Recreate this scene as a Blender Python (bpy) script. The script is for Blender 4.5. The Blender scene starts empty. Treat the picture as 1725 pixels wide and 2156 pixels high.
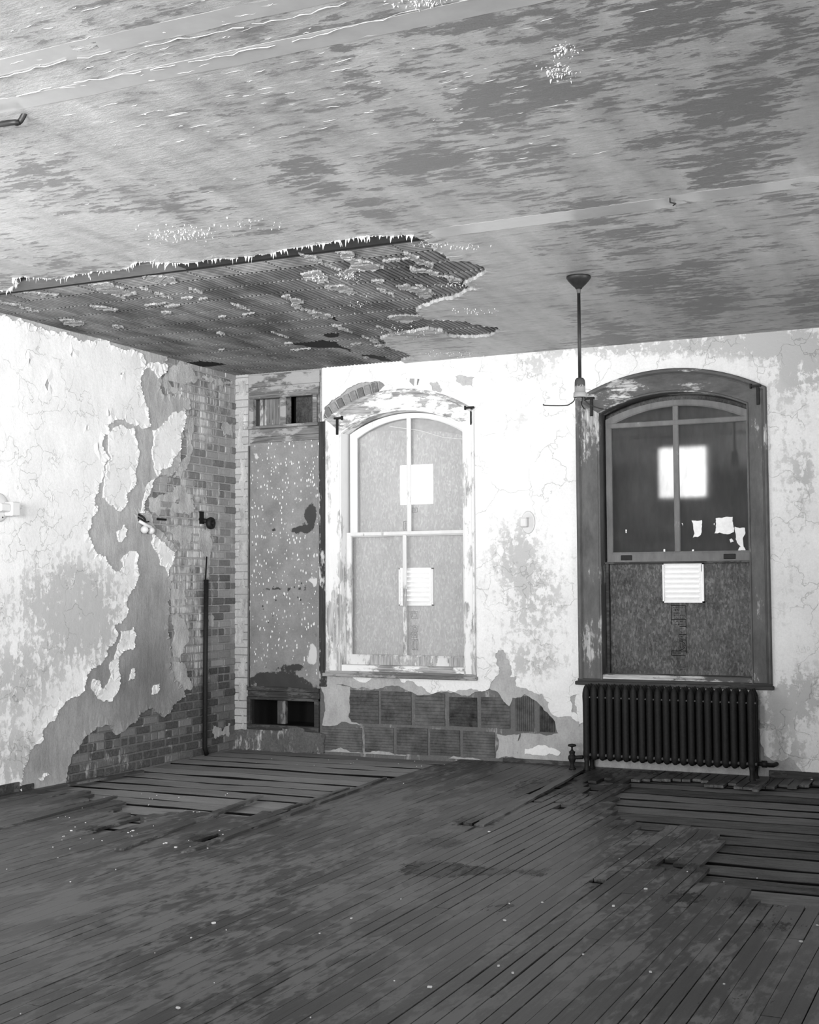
import bpy, bmesh, math, random
from mathutils import Vector, Matrix, noise as mn
from mathutils.geometry import delaunay_2d_cdt
S = bpy.context.scene
COL = S.collection
random.seed(7)

# ---------------------------------------------------------------- camera
CAM = Vector((7.0627, -11.0074, 1.6)); YAW, PITCH, ROLL = 0.43669, 0.056455, -0.00527
F = 2710.8; CX, CY = 862.5, 1078.0; H = 3.708
_f = Vector((-math.sin(YAW)*math.cos(PITCH), math.cos(YAW)*math.cos(PITCH), math.sin(PITCH)))
_r = Vector((math.cos(YAW), math.sin(YAW), 0)); _u = _r.cross(_f)
R_ = _r*math.cos(ROLL)+_u*math.sin(ROLL); U_ = -_r*math.sin(ROLL)+_u*math.cos(ROLL); F_ = _f
cd = bpy.data.cameras.new('camera'); cam = bpy.data.objects.new('camera', cd); COL.objects.link(cam)
cd.sensor_fit = 'VERTICAL'; cd.sensor_height = 24; cd.lens = 24*F/2156; cd.clip_start = .05
mw = Matrix(((R_.x, U_.x, -F_.x, CAM.x), (R_.y, U_.y, -F_.y, CAM.y), (R_.z, U_.z, -F_.z, CAM.z), (0, 0, 0, 1)))
cam.matrix_world = mw
S.camera = cam

# ---------------------------------------------------------------- world, light, exposure
W = bpy.data.worlds.new('sky'); S.world = W; W.use_nodes = True
bg = W.node_tree.nodes['Background']; bg.inputs[0].default_value = (1, 1, 1, 1); bg.inputs[1].default_value = 2.6
S.view_settings.view_transform = 'Standard'; S.view_settings.look = 'None'
S.view_settings.gamma = 1; S.view_settings.exposure = -0.12
RX, RY = 9.2, -14.5          # right wall x, rear wall y
def daylight(name, loc, direction, sx, sy, power, spread=170):
    l = bpy.data.lights.new(name, 'AREA'); l.shape = 'RECTANGLE'; l.size = sx; l.size_y = sy; l.energy = power
    l.spread = math.radians(spread)
    o = bpy.data.objects.new(name, l); COL.objects.link(o); o.location = loc
    o.rotation_euler = Vector(direction).to_track_quat('-Z', 'Y').to_euler()
    return o
# real openings in the rear and right walls, daylight enters through them
OPEN_REAR = [(2.6, 4.1, 1.0, 3.3), (5.6, 7.1, 1.0, 3.3)]        # x0,x1,z0,z1
OPEN_LEFT = [(-7.65, -6.15, 1.0, 3.3), (-11.55, -10.05, 1.0, 3.3)]
OPEN_RIGHT = [(-4.3, -2.8, 1.0, 3.3), (-8.6, -7.1, 1.0, 3.3)]      # y0,y1
daylight('daylight_rear_window', (3.35, RY+.02, 2.15), (-.13, 1, .19), 1.45, 2.2, 165, 56)
daylight('daylight_rear_window', (6.35, RY+.02, 2.15), (-.42, 1, .21), 1.45, 2.2, 180, 60)
daylight('daylight_right_window', (RX-.02, -3.55, 2.15), (-1, .0, .12), 1.45, 2.2, 66, 80)
daylight('daylight_right_window', (RX-.02, -7.85, 2.15), (-1, .36, .06), 1.45, 2.2, 62, 74)
daylight('daylight_left_window', (.02, -6.9, 2.15), (.8, .62, .40), 1.45, 2.2, 92, 120)
daylight('daylight_left_window', (.02, -10.8, 2.15), (.8, .8, .45), 1.45, 2.2, 60, 110)

# ---------------------------------------------------------------- projection of photo points onto real planes
def hit(px, py, ax, val):
    d = F_ + R_*((px-CX)/F) - U_*((py-CY)/F)
    t = (val-CAM[ax])/d[ax]
    return CAM + d*t
def B(px, py, y=0): q = hit(px, py, 1, y); return (q.x, q.z)
def L(px, py, x=0): q = hit(px, py, 0, x); return (q.y, q.z)
def C(px, py, z=H): q = hit(px, py, 2, z); return (q.x, q.y)
def G(px, py, z=0): q = hit(px, py, 2, z); return (q.x, q.y)
def pix(p):
    d = Vector(p)-CAM; z = d.dot(F_)
    if z < .3: return (-9999, -9999)
    return (CX+F*d.dot(R_)/z, CY-F*d.dot(U_)/z)
def zm(pts, s, ox, oy): return [(ox+s*a, oy+s*b) for a, b in pts]
def blobs(bl, p):
    x, y = pix(p); v = 0
    for b in bl:
        cx, cy, rx, ry, st = b[:5]; dx = x-cx; dy = y-cy
        if len(b) > 5:
            a = math.radians(b[5]); dx, dy = dx*math.cos(a)+dy*math.sin(a), -dx*math.sin(a)+dy*math.cos(a)
        q = (dx/rx)**2+(dy/ry)**2
        if q < 9: v += st*math.exp(-q)
    return v

# ---------------------------------------------------------------- object helpers
def link(o, parent=None):
    COL.objects.link(o)
    if parent: o.parent = parent
    return o
def mesh_obj(name, verts, faces, mats, parent=None, smooth=False, attrs=None, midx=None):
    me = bpy.data.meshes.new(name); me.from_pydata(verts, [], faces); 
    if not isinstance(mats, (list, tuple)): mats = [mats]
    for m in mats: me.materials.append(m)
    if midx: me.polygons.foreach_set('material_index', midx)
    if attrs:
        for k, v in attrs.items():
            a = me.attributes.new(k, 'FLOAT', 'POINT'); a.data.foreach_set('value', v)
    if smooth: me.polygons.foreach_set('use_smooth', [True]*len(me.polygons))
    me.update()
    return link(bpy.data.objects.new(name, me), parent)
class MB:
    def __init__(s): s.v = []; s.f = []; s.t = []; s.m = []
    def add(s, vs, fs, tone=.5, mi=0):
        n = len(s.v); s.v += [tuple(a) for a in vs]; s.f += [tuple(i+n for i in q) for q in fs]
        s.t += [tone]*len(vs); s.m += [mi]*len(fs); return s
    def box(s, a, b, tone=.5, mi=0, bev=0, M=None):
        x0, y0, z0 = a; x1, y1, z1 = b
        if x0 > x1: x0, x1 = x1, x0
        if y0 > y1: y0, y1 = y1, y0
        if z0 > z1: z0, z1 = z1, z0
        if bev:
            bm = bmesh.new(); bmesh.ops.create_cube(bm, size=1)
            for v in bm.verts: v.co = Vector(((x0+x1)/2+v.co.x*(x1-x0), (y0+y1)/2+v.co.y*(y1-y0), (z0+z1)/2+v.co.z*(z1-z0)))
            bmesh.ops.bevel(bm, geom=bm.edges[:], offset=bev, segments=1, affect='EDGES')
            bm.verts.ensure_lookup_table()
            vs = [v.co.copy() for v in bm.verts]; fs = [[v.index for v in f.verts] for f in bm.faces]; bm.free()
        else:
            vs = [Vector(q) for q in ((x0, y0, z0), (x1, y0, z0), (x1, y1, z0), (x0, y1, z0), (x0, y0, z1), (x1, y0, z1), (x1, y1, z1), (x0, y1, z1))]
            fs = [(0, 3, 2, 1), (4, 5, 6, 7), (0, 1, 5, 4), (1, 2, 6, 5), (2, 3, 7, 6), (3, 0, 4, 7)]
        if M: vs = [M @ v for v in vs]
        return s.add(vs, fs, tone, mi)
    def lathe(s, prof, n=24, M=None, sx=1, sy=1, tone=.5, mi=0):
        vs = []; fs = []
        for r, z in prof:
            for i in range(n):
                a = 2*math.pi*i/n; v = Vector((r*math.cos(a)*sx, r*math.sin(a)*sy, z)); vs.append(M @ v if M else v)
        for k in range(len(prof)-1):
            for i in range(n):
                j = (i+1) % n; fs.append((k*n+i, k*n+j, (k+1)*n+j, (k+1)*n+i))
        fs.append(tuple(range(n))[::-1]); fs.append(tuple((len(prof)-1)*n+i for i in range(n)))
        return s.add(vs, fs, tone, mi)
    def tube(s, pts, r, n=10, tone=.5, mi=0):
        pts = [Vector(p) for p in pts]; vs = []; fs = []
        rs = r if isinstance(r, (list, tuple)) else [r]*len(pts)
        up = None
        for k, p in enumerate(pts):
            d = (pts[min(k+1, len(pts)-1)]-pts[max(k-1, 0)]).normalized()
            if up is None: up = Vector((0, 0, 1)) if abs(d.z) < .9 else Vector((1, 0, 0))
            a = d.cross(up).normalized(); b = a.cross(d).normalized(); up = b
            for i in range(n):
                t = 2*math.pi*i/n; vs.append(p+a*math.cos(t)*rs[k]+b*math.sin(t)*rs[k])
        for k in range(len(pts)-1):
            for i in range(n):
                j = (i+1) % n; fs.append((k*n+i, k*n+j, (k+1)*n+j, (k+1)*n+i))
        fs.append(tuple(range(n))[::-1]); fs.append(tuple((len(pts)-1)*n+i for i in range(n)))
        return s.add(vs, fs, tone, mi)
    def build(s, name, mats, parent=None, smooth=False):
        return mesh_obj(name, s.v, s.f, mats, parent, smooth, {'tone': s.t}, s.m)
def inside(poly, x, y):
    c = False; j = len(poly)-1
    for i in range(len(poly)):
        xi, yi = poly[i]; xj, yj = poly[j]
        if (yi > y) != (yj > y) and x < (xj-xi)*(y-yi)/(yj-yi)+xi: c = not c
        j = i
    return c
def rough(poly, amp=.25, minlen=.02, seed=1, keep=None):
    """break the straight runs of an outline into a torn edge"""
    rnd = random.Random(seed); pts = [Vector(p) for p in poly]; out = []
    def sub(a, b, d):
        l = (b-a).length
        if l < minlen or d > 7: return []
        m = (a+b)/2; n = Vector((-(b-a).y, (b-a).x))
        m = m+n*rnd.uniform(-amp, amp)*(1 if l < .5 else .4)
        return sub(a, m, d+1)+[m]+sub(m, b, d+1)
    for i in range(len(pts)):
        a = pts[i]; b = pts[(i+1) % len(pts)]; out.append(a)
        if keep and keep(a, b): continue
        out += sub(a, b, 0)
    return [tuple(p) for p in out]
MAPS = {'back': lambda u, v, w: (u, -w, v), 'left': lambda u, v, w: (w, u, v),
        'ceil': lambda u, v, w: (u, v, H-w), 'floor': lambda u, v, w: (u, v, w),
        'rear': lambda u, v, w: (u, RY+w, v), 'right': lambda u, v, w: (RX-w, u, v)}
def slab(name, outers, holes, plane, w0, w1, mat, parent=None, grid=0, gridbox=None, lift=0, relief=0, stain=None, seed=3, bevel=False):
    """sheet with torn outline: outlines in plane coordinates, thickness w0..w1 out of the wall"""
    rnd = random.Random(seed)
    vs = []; ed = []
    for lp in list(outers)+list(holes):
        n = len(vs); k = len(lp); vs += [Vector(p) for p in lp]; ed += [(n+i, n+(i+1) % k) for i in range(k)]
    if grid:
        x0, y0, x1, y1 = gridbox
        nx = int((x1-x0)/grid); ny = int((y1-y0)/grid)
        for i in range(nx+1):
            for j in range(ny+1):
                p = (x0+grid*(i+rnd.uniform(-.3, .3)), y0+grid*(j+rnd.uniform(-.3, .3)))
                if any(inside(o, *p) for o in outers) and not any(inside(h, *p) for h in holes): vs.append(Vector(p))
    r = delaunay_2d_cdt(vs, ed, [], 0, 1e-5)
    P, Fc = r[0], r[2]
    tri = []
    for f in Fc:
        cx = sum(P[i].x for i in f)/len(f); cy = sum(P[i].y for i in f)/len(f)
        if any(inside(o, cx, cy) for o in outers) and not any(inside(h, cx, cy) for h in holes): tri.append(tuple(f))
    cnt = {}
    for f in tri:
        for a, b in zip(f, f[1:]+f[:1]): cnt.setdefault((min(a, b), max(a, b)), []).append((a, b))
    bnd = [e[0] for e in cnt.values() if len(e) == 1]; bv = {i for e in bnd for i in e}
    mp = MAPS[plane]; n = len(P); out = []
    for i, p in enumerate(P):
        w = w1
        if relief: w += relief*(mn.noise(Vector((p.x*3, p.y*3, seed)))+.5*mn.noise(Vector((p.x*9, p.y*9, seed))))
        if i in bv and lift: w += rnd.random()**2*lift
        out.append(mp(p.x, p.y, w))
    bi = {i: n+k for k, i in enumerate(sorted(bv))}
    out += [mp(P[i].x, P[i].y, w0) for i in sorted(bv)]
    flip = plane in ('left', 'floor', 'rear')
    if plane == 'right': flip = False
    fs = [t if flip else t[::-1] for t in tri]
    # make sure normals face the room
    for a, b in bnd: fs.append((b, a, bi[a], bi[b]) if flip else (a, b, bi[b], bi[a]))
    st = [stain(q) if stain else 0. for q in out]
    return mesh_obj(name, out, fs, mat, parent, False, {'stain': st})
def struct(o, label=None):
    o['kind'] = 'structure'
    if label: o['label'] = label
    return o
def thing(name, label, cat, loc=(0, 0, 0), rotz=0, group=None):
    o = bpy.data.objects.new(name, None); COL.objects.link(o); o.empty_display_size = .05
    o.location = loc; o.rotation_euler = (0, 0, rotz); o['label'] = label; o['category'] = cat
    if group: o['group'] = group
    return o
def tag(o, label, cat, group=None, kind=None):
    o['label'] = label; o['category'] = cat
    if group: o['group'] = group
    if kind: o['kind'] = kind
    return o

# ---------------------------------------------------------------- materials (all neutral greys: the photo is black and white)
class Mat:
    def __init__(s, name):
        s.mat = bpy.data.materials.new(name); s.mat.use_nodes = True; s.nt = s.mat.node_tree
        s.b = s.nt.nodes['Principled BSDF']; s.pos = s.nt.nodes.new('ShaderNodeNewGeometry').outputs['Position']
    def put(s, sock, v):
        if hasattr(v, 'links') or isinstance(v, bpy.types.NodeSocket): s.nt.links.new(v, sock)
        elif isinstance(v, (int, float)) and sock.type == 'RGBA': sock.default_value = (v, v, v, 1)
        else: sock.default_value = v
    def vec(s, sx=1, sy=1, sz=1, v=None, rot=None):
        n = s.nt.nodes.new('ShaderNodeMapping'); s.nt.links.new(v or s.pos, n.inputs[0]); n.inputs['Scale'].default_value = (sx, sy, sz)
        if rot: n.inputs['Rotation'].default_value = rot
        return n.outputs[0]
    def noise(s, scale, detail=4, rough=.55, v=None, dist=0):
        n = s.nt.nodes.new('ShaderNodeTexNoise'); s.put(n.inputs['Vector'], v or s.pos); s.put(n.inputs['Scale'], scale)
        n.inputs['Detail'].default_value = detail; n.inputs['Roughness'].default_value = rough; n.inputs['Distortion'].default_value = dist
        return n.outputs['Fac']
    def vor(s, scale, v=None, feat='F1', out='Distance', rnd=1):
        n = s.nt.nodes.new('ShaderNodeTexVoronoi'); n.feature = feat; s.put(n.inputs['Vector'], v or s.pos); n.inputs['Scale'].default_value = scale
        n.inputs['Randomness'].default_value = rnd
        return n.outputs[out]
    def attr(s, name):
        n = s.nt.nodes.new('ShaderNodeAttribute'); n.attribute_name = name; return n.outputs['Fac']
    def m(s, op, a, b=0, c=None, clamp=False):
        n = s.nt.nodes.new('ShaderNodeMath'); n.operation = op; n.use_clamp = clamp; s.put(n.inputs[0], a); s.put(n.inputs[1], b)
        if c is not None: s.put(n.inputs[2], c)
        return n.outputs[0]
    def step(s, x, a, b, lo=0., hi=1.):
        n = s.nt.nodes.new('ShaderNodeMapRange'); n.clamp = True; s.put(n.inputs[0], x)
        n.inputs[1].default_value = a; n.inputs[2].default_value = b; n.inputs[3].default_value = lo; n.inputs[4].default_value = hi
        return n.outputs[0]
    def mix(s, f, a, b):
        n = s.nt.nodes.new('ShaderNodeMix'); n.data_type = 'FLOAT'; s.put(n.inputs[0], f); s.put(n.inputs[2], a); s.put(n.inputs[3], b)
        return n.outputs[0]
    def sep(s, ax, v=None):
        n = s.nt.nodes.new('ShaderNodeSeparateXYZ'); s.nt.links.new(v or s.pos, n.inputs[0]); return n.outputs[ax]
    def done(s, col, rough=.8, bump=None, bs=.4, bd=.01, spec=.3, metal=0):
        s.put(s.b.inputs['Base Color'], col); s.put(s.b.inputs['Roughness'], rough)
        s.put(s.b.inputs['Specular IOR Level'], spec); s.b.inputs['Metallic'].default_value = metal
        if bump is not None:
            n = s.nt.nodes.new('ShaderNodeBump'); n.inputs['Strength'].default_value = bs; n.inputs['Distance'].default_value = bd
            s.put(n.inputs['Height'], bump); s.nt.links.new(n.outputs[0], s.b.inputs['Normal'])
        return s.mat

def mat_plaster(name, base, dark, cracks=0.5):
    t = Mat(name); st = t.attr('stain')
    n1 = t.noise(2.2, 6, .6); n2 = t.noise(14, 8, .72); nv = t.noise(9, 8, .7, t.vec(1, 1, .28))
    q = t.m('ADD', t.m('MULTIPLY', st, .24), t.m('ADD', t.m('MULTIPLY', nv, .6), t.m('MULTIPLY', n2, .75)))
    mask = t.m('MULTIPLY', t.step(q, .76, .84), t.step(st, .02, .6, .2, 1))
    soft = t.step(n1, .35, .7, 0, .10)
    fine = t.step(t.noise(70, 4, .7), .3, .7, -.045, .045)
    col = t.mix(mask, t.m('ADD', t.m('SUBTRACT', base, soft), fine), dark)
    d = t.vor(3.2, t.vec(1, 1, 1), 'DISTANCE_TO_EDGE'); 
    wv = t.nt.nodes.new('ShaderNodeVectorMath'); wv.operation = 'ADD'; t.nt.links.new(t.pos, wv.inputs[0])
    nn = t.nt.nodes.new('ShaderNodeTexNoise'); nn.inputs['Scale'].default_value = 5; nn.inputs['Detail'].default_value = 5
    sc = t.nt.nodes.new('ShaderNodeVectorMath'); sc.operation = 'SCALE'; sc.inputs['Scale'].default_value = .45
    t.nt.links.new(t.pos, nn.inputs['Vector']); t.nt.links.new(nn.outputs['Color'], sc.inputs[0]); t.nt.links.new(sc.outputs[0], wv.inputs[1])
    d = t.vor(3.0, wv.outputs[0], 'DISTANCE_TO_EDGE')
    crack = t.m('MULTIPLY', t.step(d, .004, .012, 1, 0), t.step(n1, .44, .54, 0, cracks))
    col = t.m('MULTIPLY', col, t.step(crack, 0, 1, 1, .6))
    h = t.m('SUBTRACT', t.m('ADD', t.m('MULTIPLY', n2, .5), t.m('MULTIPLY', n1, 1.)), t.m('ADD', t.m('MULTIPLY', mask, .25), t.m('MULTIPLY', crack, .6)))
    return t.done(col, .75, h, .75, .014, .25)
M_white = mat_plaster('white_plaster', .71, .42)
def mat_brown():
    t = Mat('scratch_coat_plaster'); st = t.attr('stain')
    n1 = t.noise(3, 6, .6); n2 = t.noise(60, 5, .7); n3 = t.noise(12, 6, .65, t.vec(1, 1, .4))
    col = t.m('ADD', t.step(n1, .3, .7, .30, .40), t.m('ADD', t.step(n3, .3, .7, -.05, .05), t.step(n2, .3, .7, -.04, .04)))
    col = t.m('MULTIPLY', col, t.step(st, 0, 1, 1, .35))
    return t.done(col, .95, t.m('ADD', t.m('MULTIPLY', n3, 1), t.m('MULTIPLY', n2, .25)), .8, .015, .1)
M_brown = mat_brown()
def mat_brick(name, lo, hi, wash):
    t = Mat(name); tone = t.attr('tone'); st = t.attr('stain')
    n2 = t.noise(50, 5, .7); nw = t.noise(6, 8, .7, t.vec(1, 1, .45)); nd = t.noise(20, 8, .75, t.vec(1, 1, .22))
    col = t.m('ADD', t.step(tone, 0, 1, lo, hi), t.step(n2, .3, .7, -.03, .03))
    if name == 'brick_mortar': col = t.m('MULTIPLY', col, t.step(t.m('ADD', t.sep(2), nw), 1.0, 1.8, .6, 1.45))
    w = t.step(t.m('ADD', t.m('ADD', t.m('MULTIPLY', nw, .7), t.m('MULTIPLY', nd, .6)), t.m('MULTIPLY', st, .16)), .70, .84)
    col = t.mix(t.m('MULTIPLY', w, wash), col, .62)
    return t.done(col, .9, t.m('ADD', n2, nw), .6, .008, .15)
M_brick = mat_brick('painted_brick', .07, .30, .7)
M_mortar = mat_brick('brick_mortar', .20, .27, .6)
def mat_terra():
    t = Mat('terracotta_block'); n1 = t.noise(7, 6, .65); n2 = t.noise(50, 4, .7); tone = t.attr('tone')
    col = t.m('ADD', t.step(tone, 0, 1, .02, .125), t.m('ADD', t.step(n1, .3, .7, -.03, .05), t.step(n2, .3, .7, -.015, .015)))
    return t.done(col, .85, n2, .4, .004, .2)
M_terra = mat_terra()
def mat_ceil_tile():
    t = Mat('ceiling_tile'); n1 = t.noise(1.6, 6, .6, t.vec(1.6, .5, 1)); n2 = t.noise(40, 4, .7); tone = t.attr('tone')
    n3 = t.noise(9, 7, .7)
    col = t.m('MULTIPLY', t.step(n1, .38, .60, .085, .25), t.step(tone, 0, 1, .25, 1.25))
    col = t.mix(t.step(n3, .6, .68, 0, .5), col, .42)
    return t.done(col, .8, n2, .4, .004, .25)
M_ctile = mat_ceil_tile()
def mat_ceiling():
    t = Mat('flaking_ceiling_paint'); st = t.attr('stain')
    big = t.noise(1.0, 4, .55, t.vec(1.4, .6, 1)); med = t.noise(3.2, 8, .68, t.vec(.8, 1.9, 1), .25); fin = t.noise(13, 8, .72, t.vec(.55, 1.7, 1))
    g = t.noise(150, 3, .7); sy = t.noise(2.6, 5, .6, t.vec(2.2, .4, 1))
    fl2 = t.noise(30, 6, .75, t.vec(.5, 1.5, 1))
    q = t.m('ADD', t.m('ADD', t.m('MULTIPLY', big, .40), t.m('MULTIPLY', med, .50)), t.m('ADD', t.m('ADD', t.m('MULTIPLY', fin, .62), t.m('MULTIPLY', fl2, .25)), t.m('MULTIPLY', st, .15)))
    dark = t.m('MULTIPLY', t.step(q, .935, .962), t.step(fl2, .36, .42, .55, 1))
    mid = t.step(t.m('ADD', t.m('MULTIPLY', med, .6), t.m('MULTIPLY', fin, .6)), .60, .68)
    light = t.step(t.m('ADD', t.m('MULTIPLY', fin, .8), t.m('MULTIPLY', med, .4)), .50, .40, 0, 1)
    base = t.m('ADD', .33, t.m('ADD', t.m('MULTIPLY', light, .17), t.m('ADD', t.m('MULTIPLY', mid, -.07), t.m('ADD', t.step(sy, .3, .7, -.07, .07), t.step(fl2, .3, .7, -.05, .05)))))
    col = t.m('ADD', t.mix(dark, base, .15), t.step(g, .3, .7, -.035, .035))
    h = t.m('ADD', t.m('ADD', t.m('MULTIPLY', fin, .6), t.m('MULTIPLY', fl2, .5)), t.m('MULTIPLY', dark, -.35))
    return t.done(col, t.step(big, .3, .7, .30, .42), h, .8, .016, .5)
M_ceil = mat_ceiling()
def mat_smooth_ceiling():
    t = Mat('smooth_ceiling_paint'); n = t.noise(5, 5, .6); n2 = t.noise(40, 3, .6)
    return t.done(t.step(n, .3, .7, .33, .40), .14, n2, .05, .004, .5)
M_strip = mat_smooth_ceiling()
def mat_key():
    t = Mat('rough_plaster_key'); n = t.noise(14, 7, .7); n2 = t.noise(60, 4, .7)
    return t.done(t.m('ADD', t.step(n, .35, .65, .22, .42), t.step(n2, .3, .7, -.05, .05)), .9, t.m('ADD', n, n2), 1, .02, .2)
M_key = mat_key()
def mat_smear():
    t = Mat('lime_smear'); n = t.noise(8, 8, .72, t.vec(1, 1, .4)); n2 = t.noise(60, 4, .7)
    return t.done(t.m('ADD', t.step(n, .35, .65, .28, .52), t.step(n2, .3, .7, -.05, .05)), .9, t.m('ADD', n, n2), .9, .012, .2)
M_smear = mat_smear()
def mat_flake():
    t = Mat('white_paint_flake'); return t.done(t.step(t.noise(30), .3, .7, .42, .6), .7)
M_flake = mat_flake()
def mat_wood(name, base, paint, thr, grain_axis='z', rough=.7, bare=None):
    t = Mat(name); sc = {'z': (1, 1, .06), 'x': (.06, 1, 1)}[grain_axis]
    v = t.vec(*sc)
    g = t.noise(55, 5, .65, v); p = t.noise(7, 9, .72, t.vec(1, 1, .35) if grain_axis == 'z' else t.vec(.35, 1, 1)); k = t.noise(2, 3, .5)
    st = t.attr('stain')
    wood = t.m('ADD', base, t.step(g, .35, .65, -.45*base, .45*base))
    q = t.m('ADD', t.m('MULTIPLY', p, .8), t.m('ADD', t.m('MULTIPLY', k, .35), t.m('MULTIPLY', g, .12)))
    if bare: q = t.m('ADD', q, t.step(t.sep(2), bare[0], bare[1], bare[2], 0))  # more bare wood lower down, also darkening for the light's falloff
    mask = t.step(q, thr-.015, thr+.03)
    col = t.mix(mask, t.m('ADD', paint, t.step(p, .3, .7, -.05, .03)), wood)
    return t.done(col, rough, t.m('SUBTRACT', t.m('MULTIPLY', g, .4), t.m('MULTIPLY', mask, .5)), .5, .006, .3)
M_wpaint = mat_wood('white_flaking_wood', .36, .67, .71, bare=(.8, 2.0, .13))
M_wpaint_x = mat_wood('white_flaking_wood_head', .26, .72, .64, 'x')
M_gpaint = mat_wood('grey_flaking_wood', .34, .10, .71)
M_gpaint_x = mat_wood('grey_flaking_wood_head', .38, .09, .68, 'x')
M_gsash = mat_wood('grey_sash_paint', .30, .15, .74)
M_wsash = mat_wood('white_sash_paint', .30, .60, .74, bare=(.9, 1.9, .16))
M_dwood = mat_wood('weathered_dark_wood', .12, .30, .60, 'x')
M_bwood = mat_wood('blackened_wood', .03, .10, .60, 'x')
def mat_board(name, lo, hi):
    t = Mat(name)
    a = t.vor(38, t.vec(1.9, 1, .7, rot=(0, .3, 0)), 'F1', 'Color'); b = t.vor(52, t.vec(1.7, 1, .8, rot=(0, -.35, 0)), 'F1', 'Color')
    x = t.m('MULTIPLY', t.sep(0, a), t.sep(1, b)); n = t.noise(3, 5, .6); n2 = t.noise(70, 3, .7)
    col = t.m('ADD', t.step(x, 0, .9, lo, hi), t.m('ADD', t.step(n, .3, .7, -.03, .03), t.step(n2, .3, .7, -.02, .02)))
    return t.done(col, .6, x, .15, .003, .3)
M_osb = mat_board('strand_board_dark', .04, .13)
M_osbw = mat_board('strand_board_pale', .30, .43)
M_ply = mat_board('plywood_dark', .045, .07)
def mat_glass(name, rough, dust, dcol):
    m = bpy.data.materials.new(name); m.use_nodes = True; nt = m.node_tree; nt.nodes.remove(nt.nodes['Principled BSDF'])
    out = nt.nodes['Material Output']
    gl = nt.nodes.new('ShaderNodeBsdfGlossy'); gl.inputs['Roughness'].default_value = .02; gl.inputs['Color'].default_value = (1, 1, 1, 1)
    if rough:
        tr = nt.nodes.new('ShaderNodeBsdfRefraction'); tr.inputs['IOR'].default_value = 1.001; tr.inputs['Roughness'].default_value = rough
        # a real diffuser with its index near that of air scatters very little, so use a milky sheet index
        tr.inputs['IOR'].default_value = 1.3
    else: tr = nt.nodes.new('ShaderNodeBsdfTransparent')
    df = nt.nodes.new('ShaderNodeBsdfDiffuse'); df.inputs['Color'].default_value = (dcol, dcol, dcol, 1)
    m1 = nt.nodes.new('ShaderNodeMixShader'); m2 = nt.nodes.new('ShaderNodeMixShader')
    fr = nt.nodes.new('ShaderNodeFresnel'); fr.inputs['IOR'].default_value = 1.45
    geo = nt.nodes.new('ShaderNodeNewGeometry'); mp = nt.nodes.new('ShaderNodeMapping'); mp.inputs['Scale'].default_value = (1, 1, .3)
    nz = nt.nodes.new('ShaderNodeTexNoise'); nz.inputs['Scale'].default_value = 9; nz.inputs['Detail'].default_value = 8
    mr = nt.nodes.new('ShaderNodeMapRange'); mr.inputs[1].default_value = .3; mr.inputs[2].default_value = .7
    mr.inputs[3].default_value = dust*.7; mr.inputs[4].default_value = dust*1.3
    nt.links.new(geo.outputs['Position'], mp.inputs[0]); nt.links.new(mp.outputs[0], nz.inputs[0]); nt.links.new(nz.outputs[0], mr.inputs[0])
    nt.links.new(mr.outputs[0], m1.inputs[0]); nt.links.new(tr.outputs[0], m1.inputs[1]); nt.links.new(df.outputs[0], m1.inputs[2])
    nt.links.new(fr.outputs[0], m2.inputs[0]); nt.links.new(m1.outputs[0], m2.inputs[1]); nt.links.new(gl.outputs[0], m2.inputs[2])
    nt.links.new(m2.outputs[0], out.inputs[0])
    return m
M_glass = mat_glass('dusty_glass', 0, .12, .8)
M_film = mat_glass('frosted_film', .72, .5, .05)
def mat_floor():
    t = Mat('worn_floor_paint'); st = t.attr('stain'); tone = t.attr('tone')
    p = t.noise(3.2, 8, .68, t.vec(1.6, .55, 1)); g = t.noise(60, 4, .65, t.vec(1, .05, 1)); n2 = t.noise(26, 7, .7, t.vec(1, .35, 1)); gr = t.noise(120, 3, .7)
    worn = t.step(t.m('ADD', t.m('ADD', t.m('MULTIPLY', p, .8), t.m('MULTIPLY', n2, .6)), t.m('MULTIPLY', t.m('MAXIMUM', st, 0), .16)), .70, .78)
    rot = t.step(t.m('ADD', t.m('MULTIPLY', st, -1), t.m('MULTIPLY', t.m('SUBTRACT', n2, .5), 2.6)), .42, .6)
    col = t.m('ADD', .041, t.m('ADD', t.step(tone, 0, 1, -.012, .014), t.m('ADD', t.step(g, .3, .7, -.008, .008), t.step(gr, .3, .7, -.008, .008))))
    col = t.mix(worn, col, .118)
    col = t.mix(rot, col, .012)
    return t.done(col, t.step(worn, 0, 1, .45, .62), t.m('SUBTRACT', t.m('MULTIPLY', g, .5), t.m('MULTIPLY', rot, 1.5)), .4, .005, .35)
M_floor = mat_floor()
def mat_sub():
    t = Mat('bare_subfloor_wood'); tone = t.attr('tone')
    g = t.noise(40, 6, .7, t.vec(.07, 1, 1)); n = t.noise(6, 7, .7, t.vec(.4, 1, 1)); n2 = t.noise(50, 3, .7)
    col = t.m('ADD', t.step(tone, 0, 1, .06, .24), t.m('ADD', t.step(g, .3, .7, -.035, .03), t.m('ADD', t.step(n, .3, .7, -.03, .03), t.step(n2, .3, .7, -.012, .012))))
    return t.done(t.m('MULTIPLY', t.m('MAXIMUM', col, .02), t.step(tone, -.45, 0, .04, 1)), .85, t.m('ADD', g, n), .6, .008, .15)
M_sub = mat_sub()
def flat(name, v, rough=.6, var=.15, scale=20, spec=.3, bump=.2):
    t = Mat(name); n = t.noise(scale, 5, .65); return t.done(t.step(n, .3, .7, v*(1-var), v*(1+var)), rough, n, bump, .004, spec)
M_black = flat('black_void', .004, .9)
M_iron = flat('black_cast_iron', .010, .6, .5, 60, .2)
M_iron2 = flat('pale_iron', .07, .6, .2, 20, .2)
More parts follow.
